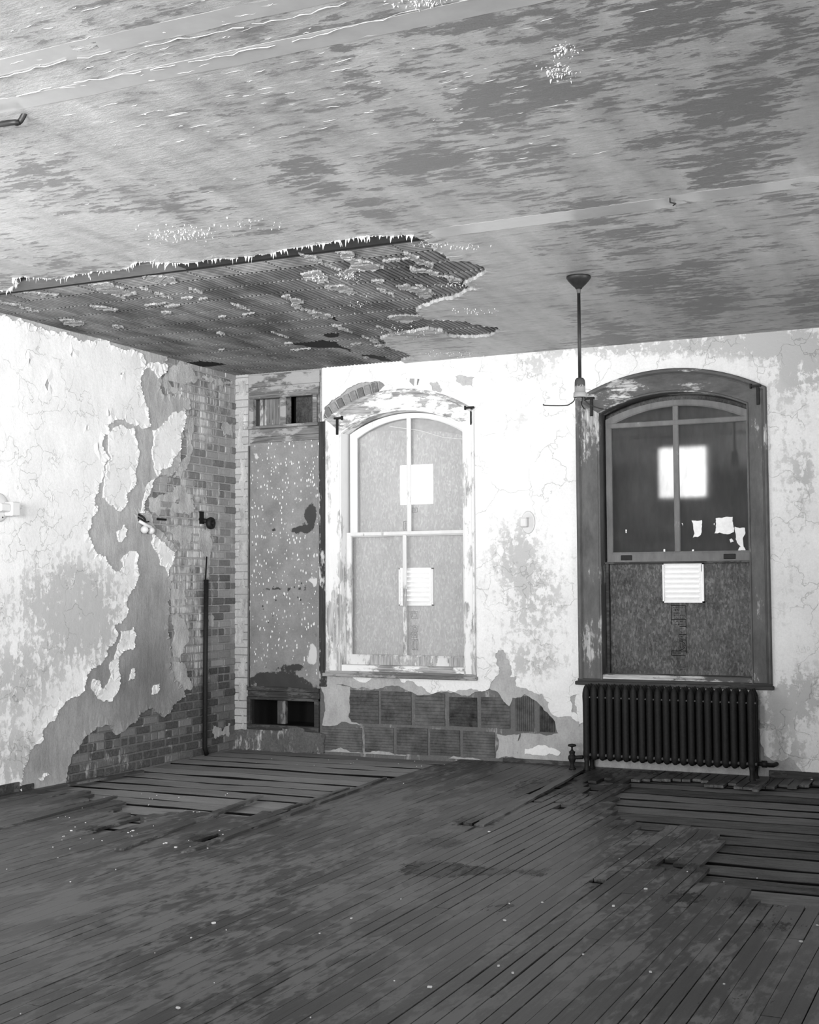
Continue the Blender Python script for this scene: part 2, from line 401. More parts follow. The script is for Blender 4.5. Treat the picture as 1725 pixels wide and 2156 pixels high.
M_porc = flat('porcelain', .55, .35, .03)
M_vent = flat('white_vent_enamel', .78, .5, .05)
M_ink = flat('black_ink', .015, .7)
M_paper = flat('torn_white_paper', .75, .8, .1)
M_rod = flat('dark_painted_metal', .012, .5, .3)
M_rubble = mat_brick('rubble_curb_plaster', .10, .34, 1.0)
def mat_holder():
    t = Mat('chipped_lampholder_paint'); z = t.sep(2); n = t.noise(40, 5, .7)
    q = t.m('ADD', z, t.m('MULTIPLY', t.m('SUBTRACT', n, .5), .12)); return t.done(t.step(q, 2.945, 2.95, .22, .04), .6)
M_holder = mat_holder()
def mat_panel():
    t = Mat('speckled_metal_panel'); n = t.noise(4, 7, .65); v = t.vor(38, t.vec(1, 1, .45)); sz = t.noise(7, 3, .6)
    sp = t.m('MULTIPLY', t.m('GREATER_THAN', t.step(sz, .35, .65, .10, .30), v), t.step(sz, .36, .42))
    v2 = t.vor(17, t.vec(1, 1, .8)); dk = t.m('MULTIPLY', t.step(v2, .13, .17, 1, 0), t.step(t.noise(1.7, 3, .5), .56, .60))
    st = t.attr('stain'); zz = t.sep(2)
    col = t.m('ADD', t.step(n, .3, .7, .14, .24), t.step(t.noise(60, 4, .7), .3, .7, -.02, .02))
    col = t.mix(t.step(t.m('ADD', st, t.m('MULTIPLY', t.m('SUBTRACT', t.noise(12, 7, .72), .5), 1.6)), -.42, -.52, 0, 1), col, .03)
    col = t.mix(dk, col, .03); col = t.mix(t.m('MULTIPLY', sp, t.step(st, -.2, 0, 0, 1)), col, .62)
    col = t.mix(t.step(t.m('ADD', st, t.m('MULTIPLY', t.m('SUBTRACT', t.noise(14, 6, .7), .5), .9)), .5, .6), col, .48)
    return t.done(col, .6, t.m('ADD', n, sp), .3, .005, .4)
M_panel = mat_panel()

# ================================================================ SETTING
# window and closet measures (metres on the back wall plane)
W1 = dict(ox0=1.04, ox1=2.60, os=3.215, oc=3.461, ix0=1.212, ix1=2.487, is_=3.07, ic=3.253, zb=.775)
W2 = dict(ox0=3.58, ox1=5.245, os=3.243, oc=3.458, ix0=3.795, ix1=5.08, is_=3.104, ic=3.25, zb=.765)
def arc(x0, x1, zs, zc, n=28):
    c = x1-x0; s = zc-zs; R = c*c/(8*s)+s/2; cx = (x0+x1)/2; cz = zc-R; a = math.asin(c/2/R)
    return [(cx+R*math.sin(-a+2*a*i/n), cz+R*math.cos(-a+2*a*i/n)) for i in range(n+1)]
def outline(w, k='o', zb=None):
    x0, x1 = w[k+'x0'], w[k+'x1']; zs, zc = (w['os'], w['oc']) if k == 'o' else (w['is_'], w['ic'])
    zb = w['zb'] if zb is None else zb
    n = 9
    return [(x0, zb+(zs-zb)*i/n) for i in range(n)]+arc(x0, x1, zs, zc)+[(x1, zs-(zs-zb)*(i+1)/n) for i in range(n)]
def shrink(w, d):
    q = dict(w); q['ox0'] += d; q['ox1'] -= d; q['os'] -= d; q['oc'] -= d; return outline(q, 'o', w['zb']+.0)
hole1 = shrink(W1, .06); hole2 = shrink(W2, .06)
closet_hole = [(.16, .19), (.95, .19), (.95, 3.52), (.16, 3.52)]
# ---- back wall: masonry core, scratch coat, white coat
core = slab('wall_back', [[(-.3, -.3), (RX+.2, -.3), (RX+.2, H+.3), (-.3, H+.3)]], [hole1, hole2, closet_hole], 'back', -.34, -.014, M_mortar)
struct(core)
bt = lambda pts: [B(*p) for p in pts]
Zb = lambda pts: [B(*p) for p in zm(pts, .4406, 480, 1280)]
terra_open = rough(Zb([(440, 372), (585, 376), (720, 388), (875, 400), (960, 415), (1060, 405), (1190, 400), (1250, 385), (1300, 415), (1345, 470), (1360, 430), (1420, 412), (1465, 440), (1500, 470), (1545, 520), (1580, 600), (1490, 600), (1400, 600), (1385, 640), (1380, 725), (1200, 722), (960, 715), (640, 695), (440, 680)]), .12, .03, 5)
closet_gap = [(.14, -.02), (1.0, -.02), (1.0, 3.9), (.14, 3.9)]
brick_jamb = [(-.2, -.1), (.14, -.1), (.14, 3.9), (-.2, 3.9)]
arch_open = rough(bt([(682, 882), (684, 858), (700, 842), (730, 820), (760, 806), (800, 803), (812, 812), (800, 824), (770, 836), (740, 850), (705, 872)]), .1, .02, 8)
slab('scratch_coat', [[(.14, .0), (RX, .0), (RX, H+.1), (.14, H+.1)]], [outline(W1, 'o', .72), outline(W2, 'o', .71), closet_gap, terra_open, arch_open], 'back', -.014, 0, M_brown, core, .09, (.14, 0, 5.8, 3.72), 0, .003)
Z3 = lambda pts: [B(*p) for p in zm(pts, .3478, 480, 760)]
wl = B(1725, 1620)
low = Zb([(455, 330), (560, 328), (700, 330), (820, 337), (835, 357), (930, 375), (955, 402), (1020, 395), (1090, 402), (1130, 392), (1200, 397), (1250, 385), (1265, 350), (1285, 325), (1380, 325), (1378, 372), (1440, 395), (1500, 410), (1535, 450), (1545, 500), (1600, 520), (1680, 542)])
white_out = [B(1222, 1520), B(1216, 1480), B(1212, 1455), (3.62, .50), (5.2, .42)]
white_right = [B(1590, 1500), B(1600, 1560), B(1610, 1590), B(1640, 1600), B(1665, 1595), B(1690, 1625), B(1725, 1628)]
outer = [(.99, 3.9), (.99, .70)]+low+[B(1219, 1530)]+[(3.62, .40), (5.18, .40)]+white_right+[(5.9, .05), (RX, .05), (RX, 3.9)]
outer = rough(outer, .16, .025, 11, lambda a, b: a.y > 3.8 or b.y > 3.8 and a.x > 3)
# torn-away spots in the white coat
spots = [Z3([(1380, 98), (1440, 92), (1495, 100), (1490, 160), (1420, 150), (1385, 125)]), Z3([(1225, 130), (1270, 125), (1300, 170), (1290, 195), (1240, 178)]),
         bt([(1045, 1375), (1060, 1368), (1075, 1400), (1070, 1440), (1048, 1430)]),
         bt([(1202, 1470), (1216, 1462), (1218, 1505), (1205, 1500)]), arch_open]
spots = spots[:-1]
spots = [rough(s, .2, .012, 20+i) for i, s in enumerate(spots)]+[arch_open]
def st_back(p):
    return blobs([(1300, 730, 260, 22, .8), (1620, 720, 130, 40, .9), (1700, 780, 70, 60, .7), (1130, 770, 60, 30, .55), (1090, 880, 60, 60, .3), (1080, 1150, 50, 60, .55), (1120, 1260, 90, 110, .62),
                  (1110, 1400, 90, 40, .5), (1670, 1180, 60, 200, .25), (1690, 1470, 60, 60, .8), (1620, 1500, 50, 50, .8), (1680, 1590, 70, 30, .8), (1650, 900, 50, 150, .3), (1700, 1000, 30, 60, .5), (1025, 800, 40, 60, .3)], p)
slab('white_plaster_coat', [outer], [outline(W1, 'o', .74), outline(W2, 'o', .72)]+spots, 'back', 0, .006, M_white, core, .07, (1, .4, 5.8, 3.72), .008, .002, st_back)
slab('white_plaster_remnant', [rough(Zb([(1420, 672), (1470, 662), (1510, 655), (1560, 670), (1592, 690), (1580, 706), (1500, 704), (1420, 700)]), .15, .02, 4)], [], 'back', 0, .008, M_white, core)
# terracotta blocks under the left window, ribbed
def block(mb, x0, x1, z0, z1, tone, vert=False, y=.004, d=.012):
    n = 9; per = ((x1-x0) if vert else (z1-z0))/n
    mb.box((x0, y+.006, z0), (x1, .03, z1), tone*.6)
    for i in range(n):
        o = i*per
        if vert: mb.box((x0+o+per*.06, y, z0), (x0+o+per*.94, y+d, z1), tone, bev=.0012)
        else: mb.box((x0, y, z0+o+per*.06), (x1, y+d, z0+o+per*.94), tone, bev=.0012)
mb = MB()
def blk(z, tone, vert=False):
    (x0, z1), (x1, z0) = B(480+.4406*z[0], 1280+.4406*z[1]), B(480+.4406*z[2], 1280+.4406*z[3]); block(mb, x0, x1, z0, z1, tone, vert)
for q in [((578, 392, 718, 555), .45), ((730, 398, 875, 560), .42), ((893, 405, 1036, 566), .62), ((1056, 425, 1190, 570), .12), ((1208, 425, 1348, 578), .5), ((1372, 420, 1462, 592), .45, True), ((1488, 470, 1560, 595), .15, True),
          ((450, 566, 640, 690), .7), ((652, 568, 790, 695), .6), ((805, 570, 953, 705), .48), ((965, 580, 1108, 710), .45), ((1122, 588, 1275, 718), .6)]:
    blk(q[0], q[1], len(q) > 2)
mb.build('terracotta_blocks', M_terra, core)
slab('block_joint_plaster', [rough(Zb([(440, 374), (585, 378), (580, 430), (575, 520), (590, 545), (640, 560), (450, 560)]), .12, .03, 6), rough(Zb([(1285, 602), (1395, 602), (1385, 720), (1280, 718)]), .12, .03, 7)], [], 'back', -.014, -.001, M_brown, core)
# exposed brick arch over the left window
mb = MB(); c = W1['ox1']-W1['ox0']; s_ = W1['oc']-W1['os']; Rr = c*c/(8*s_)+s_/2; cxx = (W1['ox0']+W1['ox1'])/2; czz = W1['oc']-Rr
for i in range(15):
    a = -.63+i*.056; M_ = Matrix.Translation((cxx, 0, czz)) @ Matrix.Rotation(a, 4, 'Y')
    mb.box((-.031, -.006, Rr-.01), (.031, .05, Rr+.105), random.uniform(.2, 1), bev=.005, M=M_)
mb.build('brick_arch', M_brick, core)
# brick jamb strip in the corner (left of the closet)
mb = MB(); z = .08
while z < H+.05:
    x = -.02
    mb.box((x, -.004, z), (.138, .1, z+.0705), random.uniform(.4, 1), bev=.004); z += .0755
ob = mb.build('brick_jamb', mat_brick('whitewashed_brick', .26, .42, .9), core)
jr = random.Random(6); js = []
for i in range(13):
    z = .15+i*.28+jr.uniform(-.05, .05); a_ = jr.uniform(.004, .05); b_ = jr.uniform(.09, .137); h_ = jr.uniform(.14, .27)
    js.append(rough([(a_, z), (b_, z+jr.uniform(-.02, .02)), (b_, z+h_), (a_+.01, z+h_)], .2, .012, 150+i))
slab('plaster_smears', js, [], 'back', 0, .0065, M_smear, core, .04, (0, .1, .14, 3.7), 0, .002)
# slim conduit along the jamb

# ---- left wall
lh = [[(a, c), (b, c), (b, d), (a, d)] for a, b, c, d in OPEN_LEFT]
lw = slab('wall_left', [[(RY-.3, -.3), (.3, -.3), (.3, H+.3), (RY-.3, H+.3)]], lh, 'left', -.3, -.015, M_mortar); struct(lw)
Z1 = lambda pts: zm(pts, .4058, 0, 480); Z2 = lambda pts: zm(pts, .4058, 0, 1040)
lt = lambda pts: [L(*p) for p in pts]
mb = MB(); zz = -.02; row = 0
while zz < H+.05:
    y = .02-(0 if row % 2 else .11)-random.uniform(0, .02)
    head = row % 6 == 3
    lo_lim = -2.9 if zz < .7 else (-1.9)
    while y > lo_lim:
        w = .098 if head else .205
        jx = random.uniform(-.004, .004)
        cy = y-w/2
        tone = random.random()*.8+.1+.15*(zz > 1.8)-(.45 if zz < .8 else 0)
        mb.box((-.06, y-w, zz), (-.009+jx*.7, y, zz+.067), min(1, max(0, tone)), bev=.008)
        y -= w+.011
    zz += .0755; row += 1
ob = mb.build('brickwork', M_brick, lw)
a = ob.data.attributes.new('stain', 'FLOAT', 'POINT')
a.data.foreach_set('value', [blobs([(420, 850, 70, 90, .7), (400, 1060, 60, 60, .6), (380, 1200, 50, 90, .6), (390, 1350, 40, 110, .5), (430, 1400, 25, 100, .6), (430, 1150, 40, 60, .7), (350, 1500, 120, 60, -1.2), (470, 1300, 30, 260, -.5)], v.co) for v in ob.data.vertices])
brown_edge = Z1([(870, 690), (835, 760), (830, 830), (850, 868), (895, 872), (940, 868), (978, 882), (985, 940), (962, 946), (950, 1050), (955, 1085), (935, 1150), (930, 1230), (915, 1265), (860, 1280), (800, 1310), (755, 1360), (745, 1420), (740, 1479)])+\
    Z2([(745, 80), (780, 100), (800, 160), (850, 205), (895, 255), (915, 310), (900, 350), (880, 430), (885, 480), (870, 560), (870, 690), (885, 760), (885, 900), (900, 950), (940, 1000), (960, 1050), (900, 1090), (850, 1160), (820, 1140), (790, 1110), (750, 1130), (700, 1190), (640, 1235), (600, 1250), (570, 1200), (500, 1210), (450, 1250), (420, 1300), (370, 1360), (350, 1420), (340, 1495)])
bo = lt(brown_edge)+[(lt(brown_edge)[-1][0], .0), (RY, .0), (RY, H+.1), (lt(brown_edge)[0][0], H+.1)]
bo = rough(bo, .18, .02, 31, lambda a, b: a.x < -4 or b.x < -4)
def st_brown(p): return blobs([(240, 1450, 160, 120, .55), (330, 1400, 60, 160, .4), (90, 1600, 60, 50, .4), (300, 1220, 40, 100, .2)], p)
knot = [rough(lt(Z2([(712, 105), (725, 90), (738, 100), (740, 130), (735, 150), (715, 140)])), .1, .01, 3)]
slab('scratch_coat', [bo], knot+lh, 'left', -.016, 0, M_brown, lw, .07, (-3.8, 0, 0, 3.72), .012, .006, st_brown)
white_edge = Z1([(755, 690), (740, 740), (725, 820), (745, 880), (770, 940), (770, 990), (780, 1030), (740, 1045), (690, 1020), (600, 995), (570, 1010), (560, 1070), (525, 1130), (570, 1195), (540, 1220), (510, 1330), (490, 1390), (500, 1479)])+\
    Z2([(500, 60), (470, 130), (450, 200), (480, 270), (520, 315), (560, 360), (600, 405), (640, 380), (625, 345), (655, 312), (712, 312), (715, 400), (715, 440), (680, 500), (650, 560), (660, 600), (650, 640), (590, 680), (605, 740), (560, 790), (550, 840), (500, 890), (445, 940), (440, 985), (385, 1050), (335, 1080), (290, 1150), (215, 1240), (210, 1290), (150, 1330), (120, 1420), (115, 1460), (105, 1500)])
top = lt(zm([(0, 640), (50, 640), (90, 680), (200, 690), (330, 740), (370, 745), (460, 750), (490, 782), (640, 815), (800, 850), (900, 890), (1000, 905)], .28986, 0, 480))
wo = lt(white_edge)+[(lt(white_edge)[-1][0], .0), (RY, .0), (RY, H+.1), (top[0][0]-.1, H+.1)]+top
wo = rough(wo, .2, .015, 33, lambda a, b: a.x < -4 or b.x < -4)
isl = [Z1([(560, 1070), (600, 1030), (690, 1035), (705, 1100), (720, 1180), (700, 1260), (695, 1340), (655, 1380), (645, 1450), (600, 1462), (560, 1430), (530, 1400), (545, 1230), (575, 1195)]),
       Z1([(790, 1050), (870, 1000), (955, 950), (948, 1050), (935, 1150), (900, 1190), (880, 1240), (820, 1290), (800, 1250), (790, 1200)]),
       Z1([(770, 1320), (800, 1300), (760, 1400), (742, 1478), (720, 1478), (745, 1400)]),
       Z2([(600, 195), (640, 160), (655, 180), (640, 230), (615, 250)]),
       Z2([(790, 205), (850, 250), (900, 300), (895, 360), (870, 428), (855, 380), (830, 370), (810, 300), (785, 260)]),
       Z2([(625, 710), (690, 690), (695, 770), (690, 810), (640, 815), (615, 850), (615, 930), (620, 980), (600, 1040), (570, 1080), (540, 1075), (500, 1050), (470, 1010), (480, 960), (510, 965), (520, 1010), (560, 980), (575, 940), (565, 890), (600, 820), (625, 750)]),
       Z2([(680, 910), (695, 905), (690, 960), (665, 970)]), Z2([(800, 990), (825, 985), (820, 1020), (785, 1040)]), Z2([(195, 1478), (245, 1445), (250, 1460), (210, 1490)]),
       Z1([(840, 760), (868, 720), (850, 700), (770, 700), (745, 735), (800, 745), (820, 780)])]
isl = [rough(lt(s), .18, .012, 40+i) for i, s in enumerate(isl)]
def st_left(p): return blobs([(150, 1270, 110, 90, .75), (60, 1420, 120, 60, .5), (30, 1500, 60, 120, .4), (190, 1330, 60, 60, .5), (40, 1610, 60, 50, .8), (100, 1250, 200, 120, .2)], p)
# small chips knocked out of the white coat
rr = random.Random(5); chips = []
for (x, y, w, h) in [(98, 810, 5, 14), (205, 940, 3, 10), (255, 787, 3, 3), (182, 900, 3, 8), (150, 745, 3, 8), (228, 870, 3, 8), (28, 1470, 5, 8), (60, 760, 3, 6), (215, 1010, 3, 8)]:
    chips.append(lt([(x-w, y+rr.uniform(-3, 3)), (x-w*.2, y-h), (x+w, y-h*.3), (x+w*.6, y+h*.5), (x, y+h)]))
slab('white_plaster_coat', [wo]+isl, chips+lh, 'left', 0, .007, M_white, lw, .07, (-3.7, .0, -.6, 3.72), .014, .003, st_left)
smear = [Z2(q) for q in ([(1035, 190), (1095, 185), (1105, 260), (1090, 330), (1085, 430), (1070, 430), (1060, 310), (1040, 290)], [(775, 20), (860, 30), (1005, 25), (1015, 75), (960, 95), (880, 80), (790, 70)],
  [(885, 190), (940, 165), (985, 180), (1005, 235), (940, 262), (905, 240)], [(895, 440), (960, 450), (975, 560), (920, 610), (880, 560)], [(890, 640), (960, 650), (985, 760), (940, 850), (895, 820)], [(1085, 630), (1115, 640), (1110, 690), (1085, 680)], [(900, 870), (960, 880), (1000, 1010), (960, 1020), (910, 950)], [(1110, 1200), (1200, 1190), (1190, 1260), (1120, 1270)])]
smear += [Z1(q) for q in ([(880, 720), (1000, 725), (1100, 770), (1210, 790), (1210, 810), (1080, 790), (980, 800), (880, 850), (850, 800)], [(985, 980), (1010, 1000), (1005, 1150), (975, 1250), (940, 1300), (900, 1290), (950, 1200)], [(780, 1400), (900, 1370), (1010, 1385), (980, 1440), (850, 1470), (780, 1460)], [(1160, 1000), (1215, 1010), (1210, 1090), (1165, 1080)])]
so_ = slab('plaster_smears', [rough(lt(q), .25, .015, 120+i) for i, q in enumerate(smear)], [], 'left', -.012, -.006, M_smear, lw, .05, (-2.2, .0, -.1, 3.7), 0, .004)
# dark pockets in the masonry
mb = MB(); yy, z_ = L(427, 1090); mb.box((-.03, yy-.045, z_-.06), (.0, yy+.02, z_+.06))
yy, z_ = L(341, 1093); mb.box((-.02, yy-.07, z_-.012), (.002, yy+.07, z_+.008)); yy, z_ = L(295, 1088); mb.box((-.03, yy-.05, z_-.06), (-.02, yy+.05, z_+.05))
mb.build('masonry_pocket', M_black, lw)

# ---- rear and right walls (behind the camera, with the windows that light the room)
rh = [[(a, c), (b, c), (b, d), (a, d)] for a, b, c, d in OPEN_REAR]
struct(slab('wall_rear', [[(-.3, -.3), (RX+.3, -.3), (RX+.3, H+.3), (-.3, H+.3)]], rh, 'rear', -.3, 0, M_white))
rh = [[(a, c), (b, c), (b, d), (a, d)] for a, b, c, d in OPEN_RIGHT]
struct(slab('wall_right', [[(RY-.3, -.3), (.3, -.3), (.3, H+.3), (RY-.3, H+.3)]], rh, 'right', -.3, 0, M_white))

# ---- ceiling
hz1 = zm([(0, 455), (60, 450), (110, 410), (140, 400), (90, 360), (180, 350), (260, 360), (350, 365), (430, 370), (500, 350), (560, 335), (640, 330), (680, 310), (800, 310), (880, 300), (950, 275), (970, 250), (1100, 245), (1200, 255), (1350, 260), (1450, 245), (1550, 225), (1700, 215)], .28986, 0, 480)
hz2 = zm([(100, 228), (200, 218), (330, 200), (400, 180), (500, 165), (580, 150), (650, 140), (750, 120), (850, 105), (1000, 95), (1150, 92), (1200, 115), (1240, 140), (1290, 190), (1340, 225), (1370, 245), (1470, 245), (1530, 265), (1570, 295), (1565, 315), (1480, 360), (1440, 378), (1480, 392), (1540, 400), (1440, 425), (1380, 460), (1300, 475), (1245, 500), (1180, 520), (1190, 550), (1220, 580), (1330, 585), (1450, 595), (1560, 620), (1640, 625), (1645, 650), (1590, 680), (1450, 685), (1350, 680), (1320, 650), (1240, 635), (1150, 655), (1080, 665), (1000, 680), (960, 695), (1000, 720), (1100, 770), (1165, 800), (1080, 820)], .36522, 450, 460)
near_edge = [C(*p) for p in hz1+hz2]
ch = [(-.1, near_edge[0][1]-.15)]+near_edge
ch = ch+[(near_edge[-1][0]-.05, .2), (-.1, .2)]
ch = rough(ch, .14, .02, 51, lambda a, b: a.y > .1 or b.y > .1 or a.x < 0 or b.x < 0)
def st_ceil(p):
    return blobs([(1170, 200, 110, 50, 1), (1000, 225, 60, 35, 1), (1130, 340, 70, 45, 1), (870, 350, 90, 50, .8), (640, 370, 90, 50, .8), (1480, 240, 100, 50, .9), (1400, 50, 100, 40, .9), (1080, 60, 110, 30, .8),
                  (360, 430, 60, 14, 1), (470, 240, 40, 14, 1), (560, 490, 50, 14, .8), (1320, 300, 50, 30, .9), (1550, 350, 90, 30, .8), (1240, 430, 60, 25, .8), (1340, 500, 80, 30, .7), (1480, 560, 80, 25, .8), (1320, 600, 80, 25, .9), (1500, 640, 80, 30, .7), (1660, 60, 60, 100, .6),
                  (1670, 440, 60, 50, .5), (1600, 200, 60, 60, .5), (160, 60, 180, 60, .4), (60, 400, 100, 30, .4), (250, 560, 100, 20, .3), (1215, 668, 34, 14, .8), (1300, 715, 80, 10, .7), (800, 440, 80, 30, .3),
                  (300, 300, 200, 70, -1), (600, 420, 100, 60, -.3), (1050, 620, 90, 90, -1.3), (1120, 700, 90, 40, -.8), (200, 500, 200, 30, -.4), (700, 520, 120, 30, -.6), (450, 200, 100, 40, -.4)], p)
cl = slab('ceiling', [[(-.2, RY-.2), (RX+.2, RY-.2), (RX+.2, .2), (-.2, .2)]], [ch], 'ceil', -.034, 0, M_ceil, None, .12, (0, -8.6, 8.5, 0), .01, .003, st_ceil); struct(cl)
struct(slab('ceiling', [[(-.3, RY-.3), (RX+.3, RY-.3), (RX+.3, .3), (-.3, .3)]], [], 'ceil', -.5, -.12, M_black)).name = 'ceiling_structure'
# ribbed hollow tiles above the fallen plaster
mb = MB(); rt = random.Random(9)
y = -4.02; rowi = 0
zc = H+.026
while y < .1:
    rh_ = .30; alongx = rowi == 1
    if rowi == 0: rh_ = .13; 
    x = -.1-rt.uniform(0, .1)
    while x < 4.75:
        tw = .31 if alongx else .30
        tone = rt.random()
        if rowi == 0:
            x += 10; continue
        mb.box((x, y, zc+.010), (x+tw-.014, y+rh_-.014, zc+.05), .0)
        n = 8 if alongx else 8
        for i in range(n):
            if alongx: p = (rh_-.01)/n; mb.box((x, y+i*p+p*.12, zc-.006), (x+tw-.014, y+i*p+p*.62, zc+.012), .62+.22*tone)
            else: p = (tw-.01)/n; mb.box((x+i*p+p*.12, y, zc-.006), (x+i*p+p*.62, y+rh_-.014, zc+.012), .62+.22*tone)
        x += tw
    y += rh_; rowi += 1
mb.box((-.2, -3.88, zc+.004), (4.9, .2, zc+.06), .95); mb.build('hollow_tiles', M_ctile, cl)
# beam soffit strip running through the ceiling, shade put into its two greys
mb = MB(); mb.box((-.1, -4.12, H+.014), (2.1, -3.90, H+.05)); mb.build('beam_soffit', flat('shaded_soffit_mid', .17, .8), cl)
mb = MB(); mb.box((2.1, -4.12, H+.016), (4.1, -3.90, H+.05)); mb.build('beam_soffit', flat('shaded_soffit_dark', .035, .9), cl)
mb = MB(); mb.box((-.1, -3.90, H+.013), (4.1, -3.87, H+.05)); mb.build('beam_gap', M_black, cl)
cav = [(.36522, 450, 460, [(460, 725), (560, 712), (620, 702), (680, 710), (720, 725), (790, 755), (790, 770), (720, 745), (600, 745), (520, 730)]), (.36522, 450, 460, [(635, 675), (680, 660), (722, 665), (715, 682), (660, 685)]),
       (.36522, 450, 460, [(850, 790), (920, 785), (990, 800), (1020, 822), (960, 820), (890, 800)]), (.36522, 450, 460, [(640, 575), (660, 563), (690, 570), (715, 592), (690, 580), (660, 575)]), (.28986, 0, 480, [(1310, 985), (1450, 968), (1560, 975), (1640, 990), (1560, 1000), (1470, 1010), (1380, 997)])]
slab('painted_cavity_patch', [rough([C(*p, H+.02) for p in zm(q, a, b, c_)], .15, .02, 90+i) for i, (a, b, c_, q) in enumerate(cav)], [], 'ceil', -.03, -.0185, M_black, cl)  # flat black patches painted as the dark of broken tile cavities
def strip(name, x0, x1, y0, y1, seed, d=.0012):
    n = 60; rs = random.Random(seed); a = [(x0+(x1-x0)*i/n, y0+rs.uniform(-.006, .006)) for i in range(n+1)]; b = [(x1-(x1-x0)*i/n, y1+rs.uniform(-.006, .006)) for i in range(n+1)]
    return slab(name, [a+b], [], 'ceil', 0, d, M_strip, cl)
strip('patch_strip', 3.95, 5.42, -4.12, -3.93, 1); strip('patch_strip', 5.435, RX, -4.15, -3.98, 2)
strip('patch_strip', .0, RX, -7.13, -7.00, 3); strip('patch_strip', .0, RX, -6.80, -6.67, 4)
ms = MB(); ridge = [(3.2, -6.97), (3.7, -6.95), (4.1, -6.93), (4.5, -6.95), (4.9, -6.93), (5.3, -6.9)]
for k, (yo, sd) in enumerate(((-6.99, 3), (-6.80, 4))):
    rs = random.Random(sd); x = 3.0
    while x < 5.6:
        pts = []; x2 = x+rs.uniform(.1, .6)
        while x < x2: pts.append((x, yo+rs.uniform(-.012, .012)+.02*math.sin(x*3+k), H-.006)); x += .04
        if len(pts) > 2: ms.tube(pts, [rs.uniform(.0004, .0022) for _ in pts], 5)
        x += rs.uniform(0, .12)
ms.build('torn_paper_seam', M_flake, cl)
# plaster keys left on the tiles
tz2 = lambda pts: [C(450+.36522*a, 460+.36522*b, H+.015) for a, b in pts]
tz1 = lambda pts: [C(.28986*a, 480+.28986*b, H+.015) for a, b in pts]
keys = [tz2([(700, 190), (800, 195), (830, 240), (900, 250), (980, 280), (900, 295), (820, 300), (800, 340), (750, 340), (790, 290), (740, 230)]), tz2([(500, 320), (600, 300), (640, 360), (600, 375), (540, 350)]),
        tz2([(1050, 390), (1110, 380), (1180, 400), (1260, 440), (1230, 460), (1150, 420)]), tz2([(390, 450), (440, 440), (520, 480), (600, 540), (690, 570), (640, 575), (560, 550), (470, 520)]),
        tz1([(640, 410), (780, 395), (900, 440), (990, 470), (930, 490), (850, 480), (700, 450)]), tz1([(1050, 345), (1180, 345), (1290, 395), (1200, 410), (1060, 370)]), tz1([(430, 670), (540, 665), (600, 700), (520, 710)]), tz1([(120, 340+130), (280, 470), (430, 480), (300, 495)]),
        tz2([(1150, 560), (1230, 540), (1200, 580), (1120, 600), (1000, 570), (1050, 560)]), tz2([(640, 390), (740, 385), (830, 430), (740, 425)]), tz2([(1130, 280), (1250, 300), (1420, 350), (1400, 370), (1280, 330)]), tz1([(650, 565), (800, 580), (860, 595), (700, 590)])]
def inhole(x, y): return inside(ch, x, y)
rk = random.Random(33)
for _ in range(110):
    x, y = rk.uniform(.1, 4.6), rk.uniform(-3.8, -.15)
    if rk.random() > .25+.75*(x/4.6): continue
    if not inhole(x, y): continue
    q_ = rk.random()
    if q_ < .3: y = round(y/.3)*.3-.11; a_, b_ = rk.uniform(.04, .16), rk.uniform(.008, .02)
    elif q_ < .65: x = round(x/.3)*.3; a_, b_ = rk.uniform(.01, .03), rk.uniform(.06, .28)
    else: a_, b_ = rk.uniform(.02, .10), rk.uniform(.02, .07)
    keys.append([(x+a_*math.cos(q)*rk.uniform(.6, 1), y+b_*math.sin(q)*rk.uniform(.6, 1)) for q in [k*math.pi/4 for k in range(8)]])
slab('plaster_remnants', [rough(k, .25, .012, 60+i) for i, k in enumerate(keys)], [], 'ceil', -.03, -.014, M_key, cl, 0, None, .012)
# hanging flakes of paint along the torn edge and in blistered patches
fl = MB(); rf = random.Random(12)
def flake(x, y, z, w, l):
    a = rf.uniform(-.5, .5); dx, dy = math.cos(a)*w/2, math.sin(a)*w/2; sx, sy = rf.uniform(-.3, .3)*l, rf.uniform(-.3, .3)*l
    fl.add([(x-dx, y-dy, z), (x+dx, y+dy, z), (x+sx+dx*.4, y+sy+dy*.4, z-l*.6), (x+sx*1.2, y+sy*1.2, z-l), (x+sx-dx*.5, y+sy-dy*.5, z-l*.5)], [(0, 1, 2, 3, 4)])
ne = near_edge[:34]
for i in range(len(ne)-1):
    a, b = Vector(ne[i]), Vector(ne[i+1]); n = int((b-a).length/.008)
    for k in range(n):
        p = a.lerp(b, rf.random()); flake(p.x, p.y-.005, H+.002, rf.uniform(.005, .024), .004+.05*rf.random()**4)
for (px, py, rx, ry, n) in [(385, 490, 60, 16, 130), (540, 470, 60, 10, 30), (1190, 105, 22, 12, 40), (1175, 150, 26, 14, 60), (890, 6, 60, 8, 40), (1000, 655, 35, 6, 60), (910, 515, 30, 5, 40), (980, 520, 30, 6, 25), (870, 700, 40, 12, 70), (960, 745, 70, 6, 80), (760, 640, 40, 12, 20), (735, 580, 20, 10, 30), (670, 585, 20, 8, 25), (960, 600, 40, 4, 30)]:
    for k in range(int(n*1.6)):
        x, y = C(px+rf.gauss(0, .6)*rx, py+rf.gauss(0, .6)*ry); flake(x, y, H+.001, rf.uniform(.003, .012), .002+.016*rf.random()**3)
